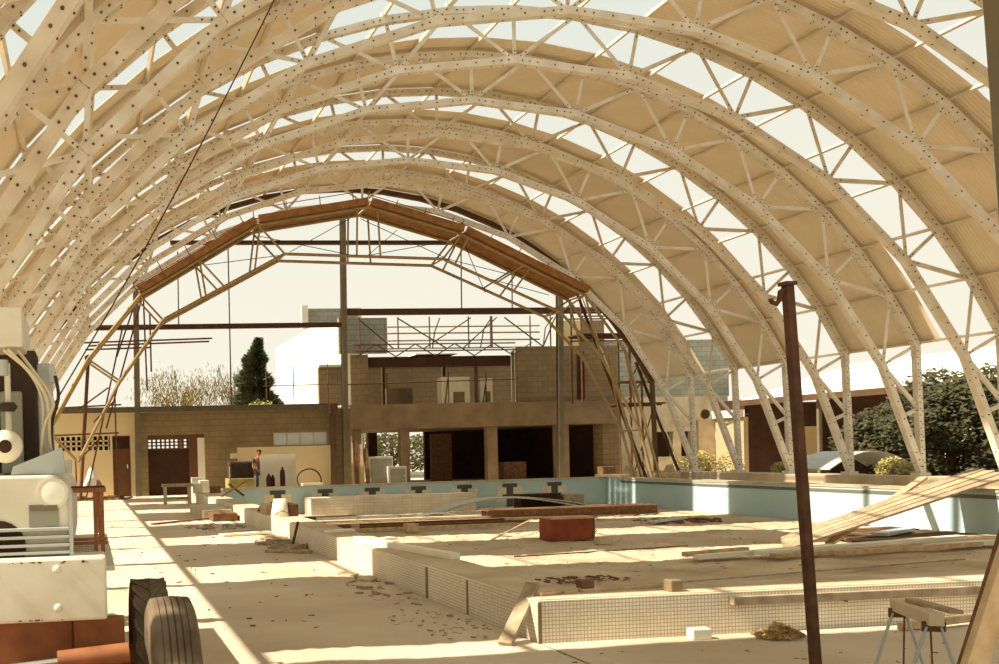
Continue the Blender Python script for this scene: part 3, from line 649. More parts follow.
# foliage
def leaves(blobs, n, size, seed, flat=.5):
    rnd = random.Random(seed); mb = MB(); tot = sum(b_[3]**2 for b_ in blobs)
    for bx_, by, bz, r, sz in blobs:
        for _ in range(int(n*r*r/tot)):
            while True:
                d = Vector((rnd.uniform(-1, 1), rnd.uniform(-1, 1), rnd.uniform(-1, 1)))
                if .1 < d.length < 1: break
            d = d.normalized()*(d.length**.45)*rnd.uniform(.8, 1.08)
            p = Vector((bx_, by, bz))+Vector((d.x*r, d.y*r, d.z*r*sz))
            if p.z < .05: continue
            a = Vector((rnd.gauss(0, 1), rnd.gauss(0, 1), rnd.gauss(0, .7))).normalized(); q = a.orthogonal().normalized()
            s = size*rnd.uniform(.6, 1.3)
            mb.add([p-a*s, p+q*s*flat, p+a*s, p-q*s*flat], [(0, 1, 2, 3)])
    return mb
def tree(name, label, loc, trunk_h, blobs, n, size, seed, m='leaf', group=None, tr_=.15):
    t = thing(name, label, 'tree' if 'bush' not in name and 'plant' not in name else 'plant', loc, group)
    rnd = random.Random(seed)
    tk = MB().use('bark').tube([loc, (loc[0]+.05, loc[1], trunk_h*.6), (loc[0], loc[1]+.05, trunk_h)], tr_, 8, tr_*.5)
    for bx_, by, bz, r, sz in blobs[:6]: tk.tube([(loc[0], loc[1], trunk_h*.5), (bx_, by, bz)], tr_*.4, 6, tr_*.1)
    tk.build('trunk', parent=t)
    o = leaves([(x, y, z, r, s_) for x, y, z, r, s_ in blobs], n, size, seed).build('foliage', m, t)
    return t
tree('broadleaf_tree', 'large dark green tree beyond the kerb, seen between the two rightmost arch legs', (23.2, 23.6, 0), 1.8, [(23, 24.4, 1.9, .95, 1), (22.8, 23.0, 1.8, 1.0, 1), (23.4, 22.0, 2.0, 1.1, .9), (23.2, 24.0, 2.6, .8, .8), (23.4, 22.7, 2.6, .8, .8), (23.2, 21.2, 1.8, .9, 1.1), (23, 23.6, 1.0, .8, 1), (23.2, 22.2, 1.0, .8, 1)], 11000, .085, 5)
tree('broadleaf_tree', 'smaller dark green tree left of the large one, beyond the kerb', (23.4, 26.4, 0), 1.0, [(23.4, 26.4, 1.5, .75, 1), (23.3, 25.9, .9, .7, 1), (23.4, 27.2, 1.3, .6, .9)], 4500, .08, 6)
tree('broadleaf_tree', 'dark leafy tree at the right picture edge under the white roof', (23.4, 20.2, 0), 1.6, [(23.4, 20.2, 1.9, .9, 1), (23.2, 19.4, 1.2, .9, 1), (23.6, 20.9, 1.1, .8, 1)], 5000, .085, 8)
tree('flowering_bush', 'yellow-green bush against the kerb below the smaller dark tree', (21.2, 23.3, 0), .3, [(21.2, 23.3, .45, .42, .9), (21.2, 22.7, .4, .35, .9)], 1600, .05, 11, 'leaf_y', None, .04)
tree('flowering_bush', 'small yellow bush behind the kerb right of the rusty pole', (20.6, 26.7, 0), .3, [(20.6, 26.7, .5, .3, .7)], 500, .05, 12, 'leaf_y', None, .04)
tree('weedy_bush', 'pale weedy plants before the grey building right of the pool end', (23.6, 34.5, 0), .3, [(23.2, 34.5, .6, .6, .8), (24.4, 34.4, .5, .5, .9), (22.4, 34.6, .4, .4, .8)], 1600, .06, 13, 'leaf_y', None, .04)
tree('weedy_bush', 'small dry plant by the pool end arch feet', (20.6, 30.6, 0), .2, [(20.6, 30.6, .5, .4, .9)], 500, .05, 14, 'leaf_y', None, .04)
tree('backyard_tree', 'yellow-green tree behind the open ground floor of the concrete building', (16, 50, 0), 2, [(14.6, 50, 1.2, 1.0, 1.1), (16, 50.3, 1.4, .9, 1.1), (17.4, 50, 1.2, 1.0, 1.0)], 3000, .12, 15, 'leaf_y')
# conifer
def conifer(loc, h, r, seed):
    t = thing('conifer_tree', 'dark green pointed conifer standing behind the low wall', 'tree', loc)
    MB().use('bark').tube([loc, (loc[0], loc[1], h)], .2, 8, .04).build('trunk', parent=t)
    rnd = random.Random(seed); mb = MB()
    for i in range(9000):
        u = rnd.random()**.8; z = .4+u*(h-.4)
        rr = r*min(1, 1.9*(1-z/h)**.8+.04)*(.82+.18*math.sin(z*7+rnd.random()))
        a = rnd.uniform(0, 6.283); q = rr*rnd.random()**.35
        p = Vector((loc[0]+q*math.cos(a)+.25*math.sin(z), loc[1]+q*math.sin(a), z-q*.12))
        d = Vector((math.cos(a), math.sin(a), .5+rnd.gauss(0, .3))).normalized(); s = rnd.uniform(.09, .2); o_ = d.orthogonal().normalized()
        mb.add([p-d*s, p+o_*s*.35, p+d*s, p-o_*s*.35], [(0, 1, 2, 3)])
    mb.build('foliage', 'leaf_c', t)
conifer((7.45, 41.5, 0), 6.35, 1.18, 3)
tree('broadleaf_tree', 'yellow-green bushy tree low in front of the pointed conifer', (7.3, 40.0, 0), 2.2, [(7.2, 40, 3.0, .75, .8), (6.9, 40, 2.4, .6, .8), (7.7, 40, 2.6, .6, .9)], 2600, .07, 33, 'leaf_y')
def willow(loc, label, h, sp, seed, n=26):
    t = thing('willow_tree', label, 'tree', loc, ); rnd = random.Random(seed)
    tw_ = MB().use('bark'); lf = MB()
    tw_.tube([loc, (loc[0]+.1, loc[1], h*.5)], .14, 8, .08)
    for i in range(n):
        a = rnd.uniform(0, 6.283); rr = sp*rnd.uniform(.4, 1); hh = h*rnd.uniform(.75, 1.05)
        p0 = Vector((loc[0]+.1, loc[1], h*rnd.uniform(.35, .5))); p2 = Vector((loc[0]+rr*math.cos(a), loc[1]+rr*math.sin(a)*.6, hh)); p1 = (p0+p2)/2+Vector((0, 0, .5))
        p3 = p2+Vector((math.cos(a)*.5, 0, -.9)); tw_.tube([p0, p1, p2, p3], .025, 5, .008)
        for k in range(70):
            u = rnd.random(); q = p1.lerp(p2, u*2) if u < .5 else p2.lerp(p3, u*2-1)
            q = q+Vector((rnd.gauss(0, .22), rnd.gauss(0, .22), rnd.gauss(0, .2))); d = Vector((rnd.gauss(0, .4), rnd.gauss(0, .4), -1)).normalized(); s = rnd.uniform(.05, .13); o_ = d.orthogonal().normalized()
            lf.add([q-d*s, q+o_*s*.25, q+d*s, q-o_*s*.25], [(0, 1, 2, 3)])
    tw_.build('branches', parent=t); lf.build('foliage', 'leaf_y', t)
willow((4.1, 44, 0), 'thin yellow-green willow tree left behind the low wall', 5.0, 1.7, 21)
willow((6.6, 44, 0), 'sparser yellow-green willow tree between the first willow and the conifer', 5.2, 1.5, 22, 18)
fn = thing('mesh_fence', 'thin rusty rail fence on the ground behind the low wall', 'fence', (8, 38, 0))
for x in (7.1, 8.2, 9.6, 11): MB().use('rust').tube([(x, 38, 0), (x, 38, 4.9)], .02, 6).build('upright', parent=fn)
MB().use('rust').tube([(7, 38, 4.05), (11.2, 38, 4.1)], .02, 6).build('rail', parent=fn)
# long cable from the vault to the crane
def cable(name, pts, r, m, label, cat='cable'):
    o = MB().use(m).tube(pts, r, 6).build(name); tag(o, label, cat); return o
P0, P1 = Vector((2.15, 10, 6.25)), Vector((-.33, 10, 1.9))
cable('steel_cable', [P0.lerp(P1, t_/12)+Vector((0, 0, -.12*math.sin(math.pi*t_/12))) for t_ in range(13)], .008, 'rust_dark', 'thin dark cable hanging diagonally across the left haunches of the vault')
# ================================================================ MOBILE CRANE AT THE LEFT
cr_ = thing('mobile_crane', 'cream and orange mobile crane cut by the left picture edge, seen from behind', 'crane', (-.8, 4.5, 0))
def cp(name, m, a, c, bevel=0, parent=cr_): return MB().use(m).box(a, c).build(name, parent=parent, bevel=bevel)
cw_ = cp('counterweight', 'machine', (-1.75, 3.9, .69), (.06, 4.12, .945), .012)
for x, z in ((-.135, .90), (-.135, .745)):
    MB().use('machine').lathe([(.0, -.008), (.014, -.008), (.018, 0)], (x, 3.9, z), 'Y', 14).build('bolt_head', parent=cw_)
rs = MB().use('rust')
rr_ = random.Random(4)
for i in range(26):
    x = rr_.choice([-.29, -.23, -.21, -.12, -.28, -.02]) + rr_.uniform(-.02, .02); z = rr_.choice([.70, .925, .93]); s = rr_.uniform(.002, .006)
    rs.box((x-s, 3.897, z-s*.5), (x+s, 3.9, z+s*.5))
rs.build('rust_spots', parent=cw_)
tx = bpy.data.curves.new('marking', 'FONT'); tx.body = 'B'; tx.size = .062; tx.extrude = .002
to = bpy.data.objects.new('marking_tmp', tx); sc.collection.objects.link(to)
bpy.context.view_layer.update()
me = bpy.data.meshes.new_from_object(to.evaluated_get(bpy.context.evaluated_depsgraph_get())); bpy.data.objects.remove(to)
me.materials.clear(); me.materials.append(M['red']); to = bpy.data.objects.new('red_letter', me); sc.collection.objects.link(to); to.parent = cw_
to.rotation_euler = (math.pi/2, 0, 0); to.location = Vector((-.394, 3.896, .862))-cr_.location-cw_.location
# engine cover with rounded top right edge
pf = [(-1.75, .945), (-.075, .945), (-.07, 1.14)]+[(-.17+.1*math.cos(a), 1.17+.1*math.sin(a)) for a in [math.pi/2*i/6 for i in range(7)]]+[(-1.75, 1.275)]
ec = MB().use('machine').prism(pf, 4.0, 5.9).build('engine_cover', parent=cr_, bevel=.008)
MB().use('machine').lathe([(.062, -.012), (.062, 0)], (-.145, 4.0, 1.2), 'Y', 24).build('lamp_rim', parent=ec)
MB().use('lamp').lathe([(.0, -.016), (.03, -.015), (.048, -.012)], (-.145, 4.0, 1.2), 'Y', 24).build('lamp_lens', parent=ec)
cp('data_plate', 'plate', (-.245, 3.992, 1.065), (-.125, 4.0, 1.155), 0, ec)
MB().use('steel_grey').box((-.24, 3.985, 1.13), (-.13, 3.992, 1.152)).build('plate_header', parent=ec)
for z in (.955, .985, 1.018, 1.05): cp('louvre_rail', 'machine_grey', (-1.6, 3.965, z), (-.085, 4.0, z+.012), .002, ec)
MB().use('dark').lathe([(.11, -.004), (.11, 0)], (-.37, 3.996, .985), 'Y', 24).build('fan_opening', parent=ec)
cp('side_rail', 'machine_grey', (-.085, 3.97, .945), (-.07, 4.0, 1.2), 0, ec)
for i in range(14):
    pass
# chute / wedge on top
MB().use('machine_grey').prism([(-.34, 1.275), (-.33, 1.31), (-.115, 1.39), (-.10, 1.275)], 4.35, 4.42).build('wedge_plate', parent=cr_)
MB().use('machine_grey').box((-.10, 4.36, 1.275), (-.075, 4.5, 1.335)).build('bracket', parent=cr_)
# slewing mast, dark housing, columns
cp('mast_housing', 'rubber_dark', (-1.3, 4.7, 1.275), (-.235, 4.95, 1.86), .01)
cp('mast_column', 'machine_grey', (-.235, 4.72, 1.275), (-.165, 4.95, 1.80), .01)
cp('boom_block', 'machine', (-1.3, 4.38, 1.84), (-.275, 4.95, 2.02), .01)
cp('cab_panel', 'plate', (-.40, 4.6, 1.275), (-.30, 4.66, 1.66), .008)
cp('hose_bracket', 'machine_grey', (-.17, 4.6, 1.7), (-.145, 4.68, 1.78))
MB().use('machine').tube([(-.355, 4.5, 1.36), (-.355, 4.5, 1.78)], .014, 8).build('control_rod', parent=cr_)
MB().use('rubber_dark').lathe([(.03, -.02), (.045, 0), (.03, .02)], (-.355, 4.48, 1.58), 'Z', 12).build('rod_joint', parent=cr_)
MB().use('machine').lathe([(.02, -.09), (.07, -.07), (.075, -.03), (.055, 0)], (-.36, 4.42, 1.40), 'Y', 20).use('dark').lathe([(.028, -.094), (.03, -.085)], (-.36, 4.42, 1.40), 'Y', 16).build('hub_flange', parent=cr_)
MB().use('machine_grey').tube([(-.37, 4.45, 1.72), (-.37, 4.45, 1.79)], .025, 10).build('filler_cap', parent=cr_)
for i, pts in enumerate(([(-.36, 4.4, 1.83), (-.25, 4.4, 1.74), (-.19, 4.42, 1.62), (-.2, 4.45, 1.45), (-.18, 4.5, 1.29)], [(-.34, 4.38, 1.83), (-.22, 4.38, 1.7), (-.165, 4.4, 1.6), (-.175, 4.45, 1.42), (-.15, 4.5, 1.29)], [(-.3, 4.42, 1.83), (-.18, 4.4, 1.66), (-.135, 4.4, 1.58), (-.2, 4.42, 1.5), (-.215, 4.48, 1.29)], [(-.14, 4.5, 1.72), (-.12, 4.5, 1.62), (-.17, 4.5, 1.5), (-.155, 4.5, 1.29)])):
    sp_ = []
    for k in range(len(pts)-1):
        for u in (0, .25, .5, .75): sp_.append(Vector(pts[k]).lerp(Vector(pts[k+1]), u))
    sp_.append(Vector(pts[-1]))
    for _ in range(3): sp_ = [sp_[0]]+[(sp_[j-1]+sp_[j]*2+sp_[j+1])/4 for j in range(1, len(sp_)-1)]+[sp_[-1]]
    MB().use('hose' if i < 3 else 'rubber_dark').tube(sp_, .008, 8).build('hydraulic_hose', parent=cr_)
# chassis
cp('chassis_frame', 'orange', (-1.6, 4.05, .40), (-.08, 7.4, .69), .01)
cp('chassis_side_plate', 'orange', (-.08, 4.02, .50), (.13, 4.10, .675), .006)
cp('deck_plate', 'machine', (-1.75, 4.12, .86), (.10, 7.4, .88), .004)
MB().use('orange').prism([(-.1, .5), (.0, .47), (.12, .5), (.1, .53)], 3.95, 4.0).build('chassis_gusset', parent=cr_)
MB().use('orange').tube([(-.14, 3.85, .545), (.14, 3.85, .565)], .04, 14).build('steering_cylinder', parent=cr_)
MB().use('chrome').tube([(-.34, 3.85, .53), (-.14, 3.85, .545)], .012, 10).build('cylinder_rod', parent=cr_)
for y in (3.7, 4.56): MB().use('orange').tube([(-1.7, y, .41), (.24, y, .41)], .05, 12).build('axle', parent=cr_)
cp('axle_bracket', 'orange', (-.3, 3.62, .36), (.0, 4.05, .5), .01)
def wheel(x0, x1, y, r, lug, label):
    wh = bpy.data.objects.new('wheel', None); sc.collection.objects.link(wh); wh.location = (0, 0, 0)
    mb = MB().use('rubber'); W = x1-x0; cx = (x0+x1)/2; h = W/2
    mb.smooth = False
    prof = [(r*.55, -h*.8), (r*.7, -h), (r*.9, -h*.98), (r*.965, -h*.86)]
    if lug: prof += [(r*.975, -h*.6), (r*.985, 0), (r*.975, h*.6)]
    else:
        for k in range(6):
            u0 = -.78+k*.27; prof += [(r*(1-.02*abs(u0)), h*u0), (r*(1-.02*abs(u0+.2)), h*(u0+.2)), (r*.98, h*(u0+.21)), (r*.98, h*(u0+.26))]
    prof += [(r*.965, h*.86), (r*.9, h*.98), (r*.7, h), (r*.55, h*.8)]
    mb.lathe(prof, (cx, y, r), 'X', 56, False)
    if lug:
        for s in (-1, 1):
            for k in range(22):
                a = 2*math.pi*(k+(.5 if s > 0 else 0))/22; b_ = a+.30
                vs = []
                for (aa, xx) in ((a, s*h*.93), (a+.12, s*h*.93), (b_+.12, s*.02*h), (b_, s*.02*h)):
                    for rad in (r*.95, r*1.0): vs.append((cx+xx, y-rad*math.sin(aa), r+rad*math.cos(aa)))
                mb.add(vs, [(1, 3, 5, 7), (0, 2, 3, 1), (2, 4, 5, 3), (4, 6, 7, 5), (6, 0, 1, 7), (0, 6, 4, 2)])
    wo = mb.build('wheel', parent=cr_, bevel=0)
    MB().use('orange').lathe([(r*.56, -h*.7), (r*.5, -h*.2), (r*.2, -h*.1), (r*.18, h*.5), (r*.5, h*.3), (r*.56, h*.7)], (cx, y, r), 'X', 24).build('wheel_rim', parent=wo)
    bpy.data.objects.remove(wh)
wheel(.205, .385, 3.7, .40, False, ''); wheel(.175, .345, 4.53, .385, True, '')
wheel(-2.0, -1.78, 3.7, .405, False, ''); wheel(-2.0, -1.78, 4.58, .405, True, '')
for x0, x1 in ((-.62, -.42), (-1.9, -1.7)): wheel(x0, x1, 8.0, .405, True, '')
MB().use('orange').tube([(-1.75, 8.0, .41), (-.5, 8.0, .41)], .05, 12).build('axle', parent=cr_)
# orange handrail
hrl = bpy.data.objects.new('x', None); bpy.data.objects.remove(hrl)
for x, w2 in ((.055, .012), (.025, .012)): cp('handrail_post', 'orange', (x-w2/2-.003, 4.39, .88), (x+w2/2+.003, 4.41, 1.2))
for z, hh in ((1.185, .022), (.968, .012), (.95, .012)): cp('handrail_bar', 'orange', (-.09, 4.385, z), (.075, 4.415, z+hh))
cp('handrail_top_pad', 'rubber_dark', (-.09, 4.38, 1.207), (.07, 4.42, 1.214))
for y in (5.2, 6.0): cp('handrail_post', 'orange', (.045, y-.01, .88), (.065, y+.01, 1.2))
cp('handrail_bar', 'orange', (.045, 4.41, 1.185), (.065, 6.01, 1.205)); cp('handrail_bar', 'orange', (.045, 4.41, .96), (.065, 6.01, .975))
ms = MB().use('orange')
for k in range(9): ms.bar((-.085, 4.4, .885+k*.008), (.02, 4.4, .885+k*.008+.002), .003, .002)
for k in range(14): ms.bar((-.085+k*.008, 4.4, .883), (-.081+k*.008, 4.4, .95), .002, .0015)
ms.build('mesh_guard', parent=cr_)
# ================================================================ NEAR THINGS
pl = thing('steel_prop', 'slim rusty steel prop with a hook on top, standing before the near tiled wall', 'prop', (3.62, 4.4, 0))
MB().use('rust_dark').bar((3.575, 4.4, 0), (3.445, 4.4, 2.10), .042, .042).build('shaft', parent=pl, bevel=.004)
MB().use('rust_dark').box((3.415, 4.37, 2.10), (3.475, 4.43, 2.118)).build('top_plate', parent=pl)
MB().use('rust_dark').tube([(3.44, 4.4, 2.09), (3.405, 4.4, 2.07), (3.40, 4.4, 2.03), (3.385, 4.4, 2.01), (3.36, 4.4, 2.02), (3.352, 4.4, 2.035)], .012, 8).build('hook', parent=pl)
MB().use('rust_dark').box((3.50, 4.32, 0), (3.65, 4.48, .012)).build('base_plate', parent=pl)
np_ = thing('near_post', 'grey-brown steel post close to the camera at the right picture edge', 'post', (4.40, 4.0, 0))
MB().use('steel_grey').ibeam((4.50, 4.0, 0), (4.215, 4.0, 4.2), .14, .13, .02, (0, 1, 0)).build('shaft', parent=np_)
MB().use('steel_grey').box((4.38, 3.88, 0), (4.62, 4.12, .015)).build('base_plate', parent=np_)
aw = thing('timber_trestle', 'pale timber boards leaning together at the bottom right corner', 'trestle', (3.65, 3.6, 0))
MB().use('timber').bar((3.50, 3.6, .02), (3.97, 3.6, 1.25), .10, .035, (1, 0, 0)).build('front_board', parent=aw, bevel=.003)
MB().use('timber_brown').bar((3.74, 3.85, .02), (3.97, 3.66, 1.2), .07, .03, (1, 0, 0)).build('rear_board', parent=aw, bevel=.003)
MB().use('timber_brown').lathe([(.008, -.002), (.008, 0)], (3.77, 3.58, .68), 'Y', 10).build('knot', parent=aw)
# saw trestle
st = thing('saw_trestle', 'small trestle with grey timber beam and four thin pipe legs, before the tiled wall', 'trestle', (4.15, 4.4, 0))
A, B = Vector((4.47, 4.9, .40)), Vector((4.14, 4.3, .43))
MB().use('conc_light').bar(A, B, .065, .065, (0, 0, 1)).build('beam', parent=st, bevel=.004)
dv = (B-A).normalized(); sd_ = Vector((dv.y, -dv.x, 0))
for pt in (A+dv*.04, B-dv*.05):
    for s in (-1, 1):
        MB().use('machine_grey').tube([pt+sd_*s*.03+Vector((0, 0, -.04)), pt+sd_*s*.14+Vector((0, 0, -.43))], .0085, 8).build('leg', parent=st)
    MB().use('steel_dark').bar(pt+Vector((0, 0, -.04))-sd_*.05, pt+Vector((0, 0, -.04))+sd_*.05, .012, .05).build('clamp', parent=st)
MB().use('rust').tube([A+dv*.14+Vector((0, 0, -.05)), A+dv*.10+Vector((0, 0, -.43))], .005, 6).build('stay_rod', parent=st)
MB().use('rust').tube([B-dv*.1+Vector((0, 0, -.05)), B-dv*.06+Vector((0, 0, -.43))], .005, 6).build('stay_rod', parent=st)
o = MB().use('timber_grey').bar((4.42, 4.75, .452), (4.20, 4.25, .474), .018, .06, (0, 0, 1)).build('timber_offcut', bevel=.002); tag(o, 'flat weathered offcut lying on top of the small trestle', 'timber')
def board(name, label, p0, p1, w_, h_, m='timber', group=None, cat='board', side=(0, 0, 1)):
    p0, p1 = Vector(p0), Vector(p1); c_ = (p0+p1)/2
    o = MB().use(m).bar(p0-c_, p1-c_, h_, w_, side).build(name, bevel=min(.004, h_*.2)); o.location = c_; tag(o, label, cat, group); return o
board('straightedge_board', 'long pale board fixed along the front of the near tiled wall', (4.40, 6.21, .235), (7.6, 6.21, .225), .05, .06, 'timber_grey')
MB().use('rust_dark').tube([(5.26, 6.235, .2), (5.26, 6.19, .2)], .008, 6).build('spike')
tag(bpy.data.objects['spike'], 'short rusty spike below the long board on the tiled wall', 'spike')
board('leaning_plank', 'weathered grey plank leaning on the near corner of the white tiled wall', (2.74, 6.20, .02), (3.10, 6.52, .37), .10, .03, 'timber_grey', None, 'plank', (0, 0, 1))
simple('concrete_brick', 'conc', (4.02, 6.32, .29), (4.11, 6.42, .38), 'small square concrete block on top of the near tiled wall, right of the corner', 'block')
simple('white_block', 'white_board', (4.0, 6.05, .01), (4.14, 6.13, .085), 'small white block on the ground against the near tiled wall', 'block')
for i, (a, c_, lb) in enumerate((((3.3, 6.45, .305), (3.55, 6.62, .305), 'short brown stick nearest the tiled corner'), ((3.45, 6.5, .305), (4.2, 6.6, .31), 'long thin orange-brown stick on the near tiled wall'), ((3.1, 6.42, .31), (3.32, 6.5, .31), 'short broken stick left of the leaning plank top'))):
    board('stick', lb, a, c_, .035, .025, 'timber', None, 'stick')
simple('wood_chunk', 'timber_brown', (3.48, 6.55, .31), (3.58, 6.64, .37), 'dark wood chunk lying on the near tiled wall by the corner', 'wood')
board('timber_offcut', 'orange-tinted timber wedge on the ground behind the trestle at the right', (5.5, 6.0, .04), (6.5, 6.1, .08), .06, .05, 'timber')
# heap of dry leaves and shavings
rnd = random.Random(31); mb = MB().use('straw')
for i in range(420):
    a = rnd.uniform(0, 6.283); q = rnd.random()**.7
    p = Vector((4.57+.17*q*math.cos(a), 5.98+.12*q*math.sin(a), .02+max(0, .1*(1-q))*rnd.random()+.012)); d = Vector((rnd.gauss(0, 1), rnd.gauss(0, 1), rnd.gauss(0, .5))).normalized(); o_ = d.orthogonal().normalized(); s = rnd.uniform(.012, .035)
    mb.add([p-d*s, p+o_*s*.35+Vector((0, 0, .006)), p+d*s, p-o_*s*.35], [(0, 1, 2, 3)])
tag(mb.build('dry_leaves'), 'small heap of dry leaves on the ground below the near tiled wall', 'leaves', kind='stuff')
def scatter(name, label, cx, cy, cz, rx, ry, n, s0, s1, seed, m='timber_brown'):
    rnd = random.Random(seed); mb = MB().use(m)
    for i in range(n):
        a = rnd.uniform(0, 6.283); q = math.sqrt(rnd.random()); x = cx+rx*q*math.cos(a); y = cy+ry*q*math.sin(a); s = rnd.uniform(s0, s1); h = s*rnd.uniform(.15, .5)
        mb.box((x-s, y-s*.3, cz), (x+s, y+s*.3, cz+h), (rnd.uniform(-.12, .12), rnd.uniform(-.12, .12), rnd.uniform(0, 3.1)))
    tag(mb.build(name), label, 'rubble', kind='stuff')
scatter('wood_scraps', 'wood scraps and twigs on the ground left of the near tiled corner', 2.6, 7.1, .015, .32, .7, 90, .006, .022, 41, 'timber_grey')
scatter('wood_scraps', 'scattered scraps along the foot of the left tiled wall, middle stretch', 2.7, 9.2, .01, .25, 1.3, 50, .01, .05, 42, 'timber_grey')
scatter('rubble_pile', 'rubble and broken boards beside the left tiled wall near its lit patch', 2.75, 14.0, .01, .28, 1.2, 60, .03, .13, 43, 'timber_grey')
scatter('rubble_pile', 'brown rubble on the walkway before the pale slab', 2.3, 17.8, .01, .55, .9, 60, .02, .08, 44, 'timber_grey')
scatter('stones', 'small stones scattered over the walkway', 1.4, 14, .008, 1.4, 7, 120, .008, .03, 45, 'timber_brown')
scatter('stones', 'small stones scattered over the ground before the near tiled wall', 4.6, 5.3, .008, 2.4, .8, 90, .005, .016, 46, 'timber_brown')
scatter('stones', 'small clods scattered over the sandy pool bottom', 9.5, 17, PF+.05, 5.5, 9, 420, .01, .035, 47, 'timber_grey')
scatter('rubble_pile', 'dark rubble at the foot of the cream wall beside the door', .3, 31.8, 0, 1.0, 1.0, 90, .06, .25, 48, 'timber_brown')
# things along the walkway and the left tiled wall
simple('pale_slab', 'conc_light', (2.35, 20.2, 0), (2.98, 22.8, .2), 'pale concrete slab lying against the left tiled wall', 'slab')
simple('dark_box', 'timber_brown', (2.45, 19.3, 0), (2.95, 20.1, .17), 'dark brown box on the walkway in front of the pale slab', 'box')
board('long_board', 'long thin brown board lying across the walkway', (1.2, 19.0, .03), (2.5, 20.1, .03), .08, .03, 'timber_brown')
board('pale_board', 'pale board lying beside the rubble at the left tiled wall', (2.1, 15.6, .04), (2.95, 15.9, .04), .18, .04, 'white_board')
board('grey_board', 'grey board on the ground at the foot of the left tiled wall', (2.35, 12.9, .03), (2.9, 12.6, .03), .16, .03, 'timber_grey')
board('short_stake', 'short dark stake leaning on the left tiled wall', (2.86, 13.6, .02), (2.985, 13.75, .35), .03, .03, 'rust_dark')
board('ledge_plank', 'long white painted timber lying on the ledge of the left tiled wall', (3.08, 11.0, .325), (3.42, 8.8, .325), .1, .06, 'white_board')
board('ledge_plank', 'thin brown plank beside the white timber on the left tiled ledge', (3.2, 10.8, .31), (3.44, 9.3, .31), .05, .03, 'timber')
board('ledge_plank', 'short pale board across the left tiled ledge further back', (3.05, 12.3, .31), (3.44, 12.5, .31), .12, .03, 'white_board')
board('ledge_plank', 'narrow brown board on the left tiled ledge behind the bucket', (3.1, 17.4, .31), (3.4, 18.9, .31), .14, .03, 'timber_brown')
bk = thing('white_bucket', 'upturned white bucket on the left tiled wall ledge', 'bucket', (3.15, 15.9, .29))
MB().use('white_board').lathe([(.15, 0), (.16, .02), (.11, .3), (.1, .3)], (3.15, 15.9, .29), 'Z', 18).build('body', parent=bk)
MB().use('steel_grey').tube([(3.0, 15.8, .33), (3.15, 15.72, .40), (3.3, 15.8, .33)], .006, 6).build('handle', parent=bk)
simple('brick_stack', 'rust', (3.28, 15.8, .29), (3.44, 16.4, .5), 'red-brown bricks stacked right of the white bucket', 'bricks')
simple('brick_stack', 'timber', (3.02, 16.5, .29), (3.4, 17.1, .46), 'pale blocks stacked behind the white bucket', 'bricks')
for i, (x, y, h, m) in enumerate(((3.05, 27.4, .28, 'white_board'), (3.3, 27.9, .34, 'white_board'), (3.15, 28.6, .42, 'grey_board'), (3.5, 26.9, .2, 'timber_brown'), (3.3, 28.9, .3, 'glass'))):
    simple('paint_tin', m, (x-.14, y-.14, PT), (x+.14, y+.14, PT+h), '%s tin far along the left tiled wall, %s from the front' % (['squat white', 'taller white', 'tallest pale grey', 'brown', 'pale glassy'][i], ['second', 'third', 'fourth', 'nearest one', 'last'][i] if i != 3 else 'nearest'), 'tin', 'tins on the far tiled wall')
board('crossed_board', 'brown board propped on the far left tiled wall, left one of a crossed pair', (3.3, 24.2, .3), (3.9, 24.0, .68), .1, .04, 'rust')
board('crossed_board', 'brown board propped on the far left tiled wall, right one of a crossed pair', (3.9, 24.4, .3), (3.5, 24.3, .62), .1, .04, 'timber_brown')
simple('corner_block', 'tile_big', (3.46, 28.5, -.5), (3.95, 29.19, .34), 'pale tiled block at the far left corner of the pool', 'block')
# bench
wb_ = thing('work_bench', 'rough wooden bench standing on the walkway before the dark doorway', 'bench', (2.45, 27, 0))
MB().use('timber_grey').box((2.02, 26.8, .5), (2.88, 27.2, .58)).build('top', parent=wb_)
for x in (2.1, 2.78):
    for y in (26.85, 27.15): MB().use('conc_light').box((x-.035, y-.035, 0), (x+.035, y+.035, .5)).build('leg', parent=wb_)
MB().use('timber_grey').box((2.1, 26.97, .15), (2.8, 27.03, .21)).build('stretcher', parent=wb_)
# white board, drum, gas cylinders, man
o = MB().use('white_board').bar((6.24, 31.6, .02), (6.24, 31.75, 1.33), 1.2, .05, (1, 0, 0)).build('leaning_sheet'); tag(o, 'large white panel standing against the low wall behind the pool', 'panel')
def cyl(x, y, r, h, label):
    t = thing('gas_cylinder', label, 'gas cylinder', (x, y, 0), 'gas cylinders behind the pool')
    MB().use('gas').lathe([(r*.9, 0), (r, .04), (r, h*.78), (r*.8, h*.88), (r*.35, h*.93), (r*.3, h*.95)], (x, y, 0), 'Z', 16).build('body', parent=t)
    MB().use('rust_dark').lathe([(.03, h*.95), (.04, h*.97), (.02, h)], (x, y, 0), 'Z', 8).build('valve', parent=t)
cyl(5.72, 30.6, .09, .72, 'short dark gas cylinder in front of the white panel'); cyl(5.86, 30.65, .07, .68, 'second short dark gas cylinder touching the first'); cyl(6.17, 30.6, .085, .92, 'taller dark gas cylinder in front of the white panel')
mx_ = thing('dark_machine', 'dark site machine with a green base left of the standing man', 'machine', (5.0, 32.6, 0))
MB().use('rubber_dark').box((4.7, 32.3, .55), (5.55, 33.0, 1.12)).build('hood', parent=mx_, bevel=.06)
MB().use('leaf_y').box((4.65, 32.2, 0), (5.7, 33.05, .55)).build('base', parent=mx_, bevel=.02)
MB().use('chrome').tube([(4.68, 32.15, .3), (4.68, 32.15, .95)], .02, 8).build('pipe', parent=mx_)
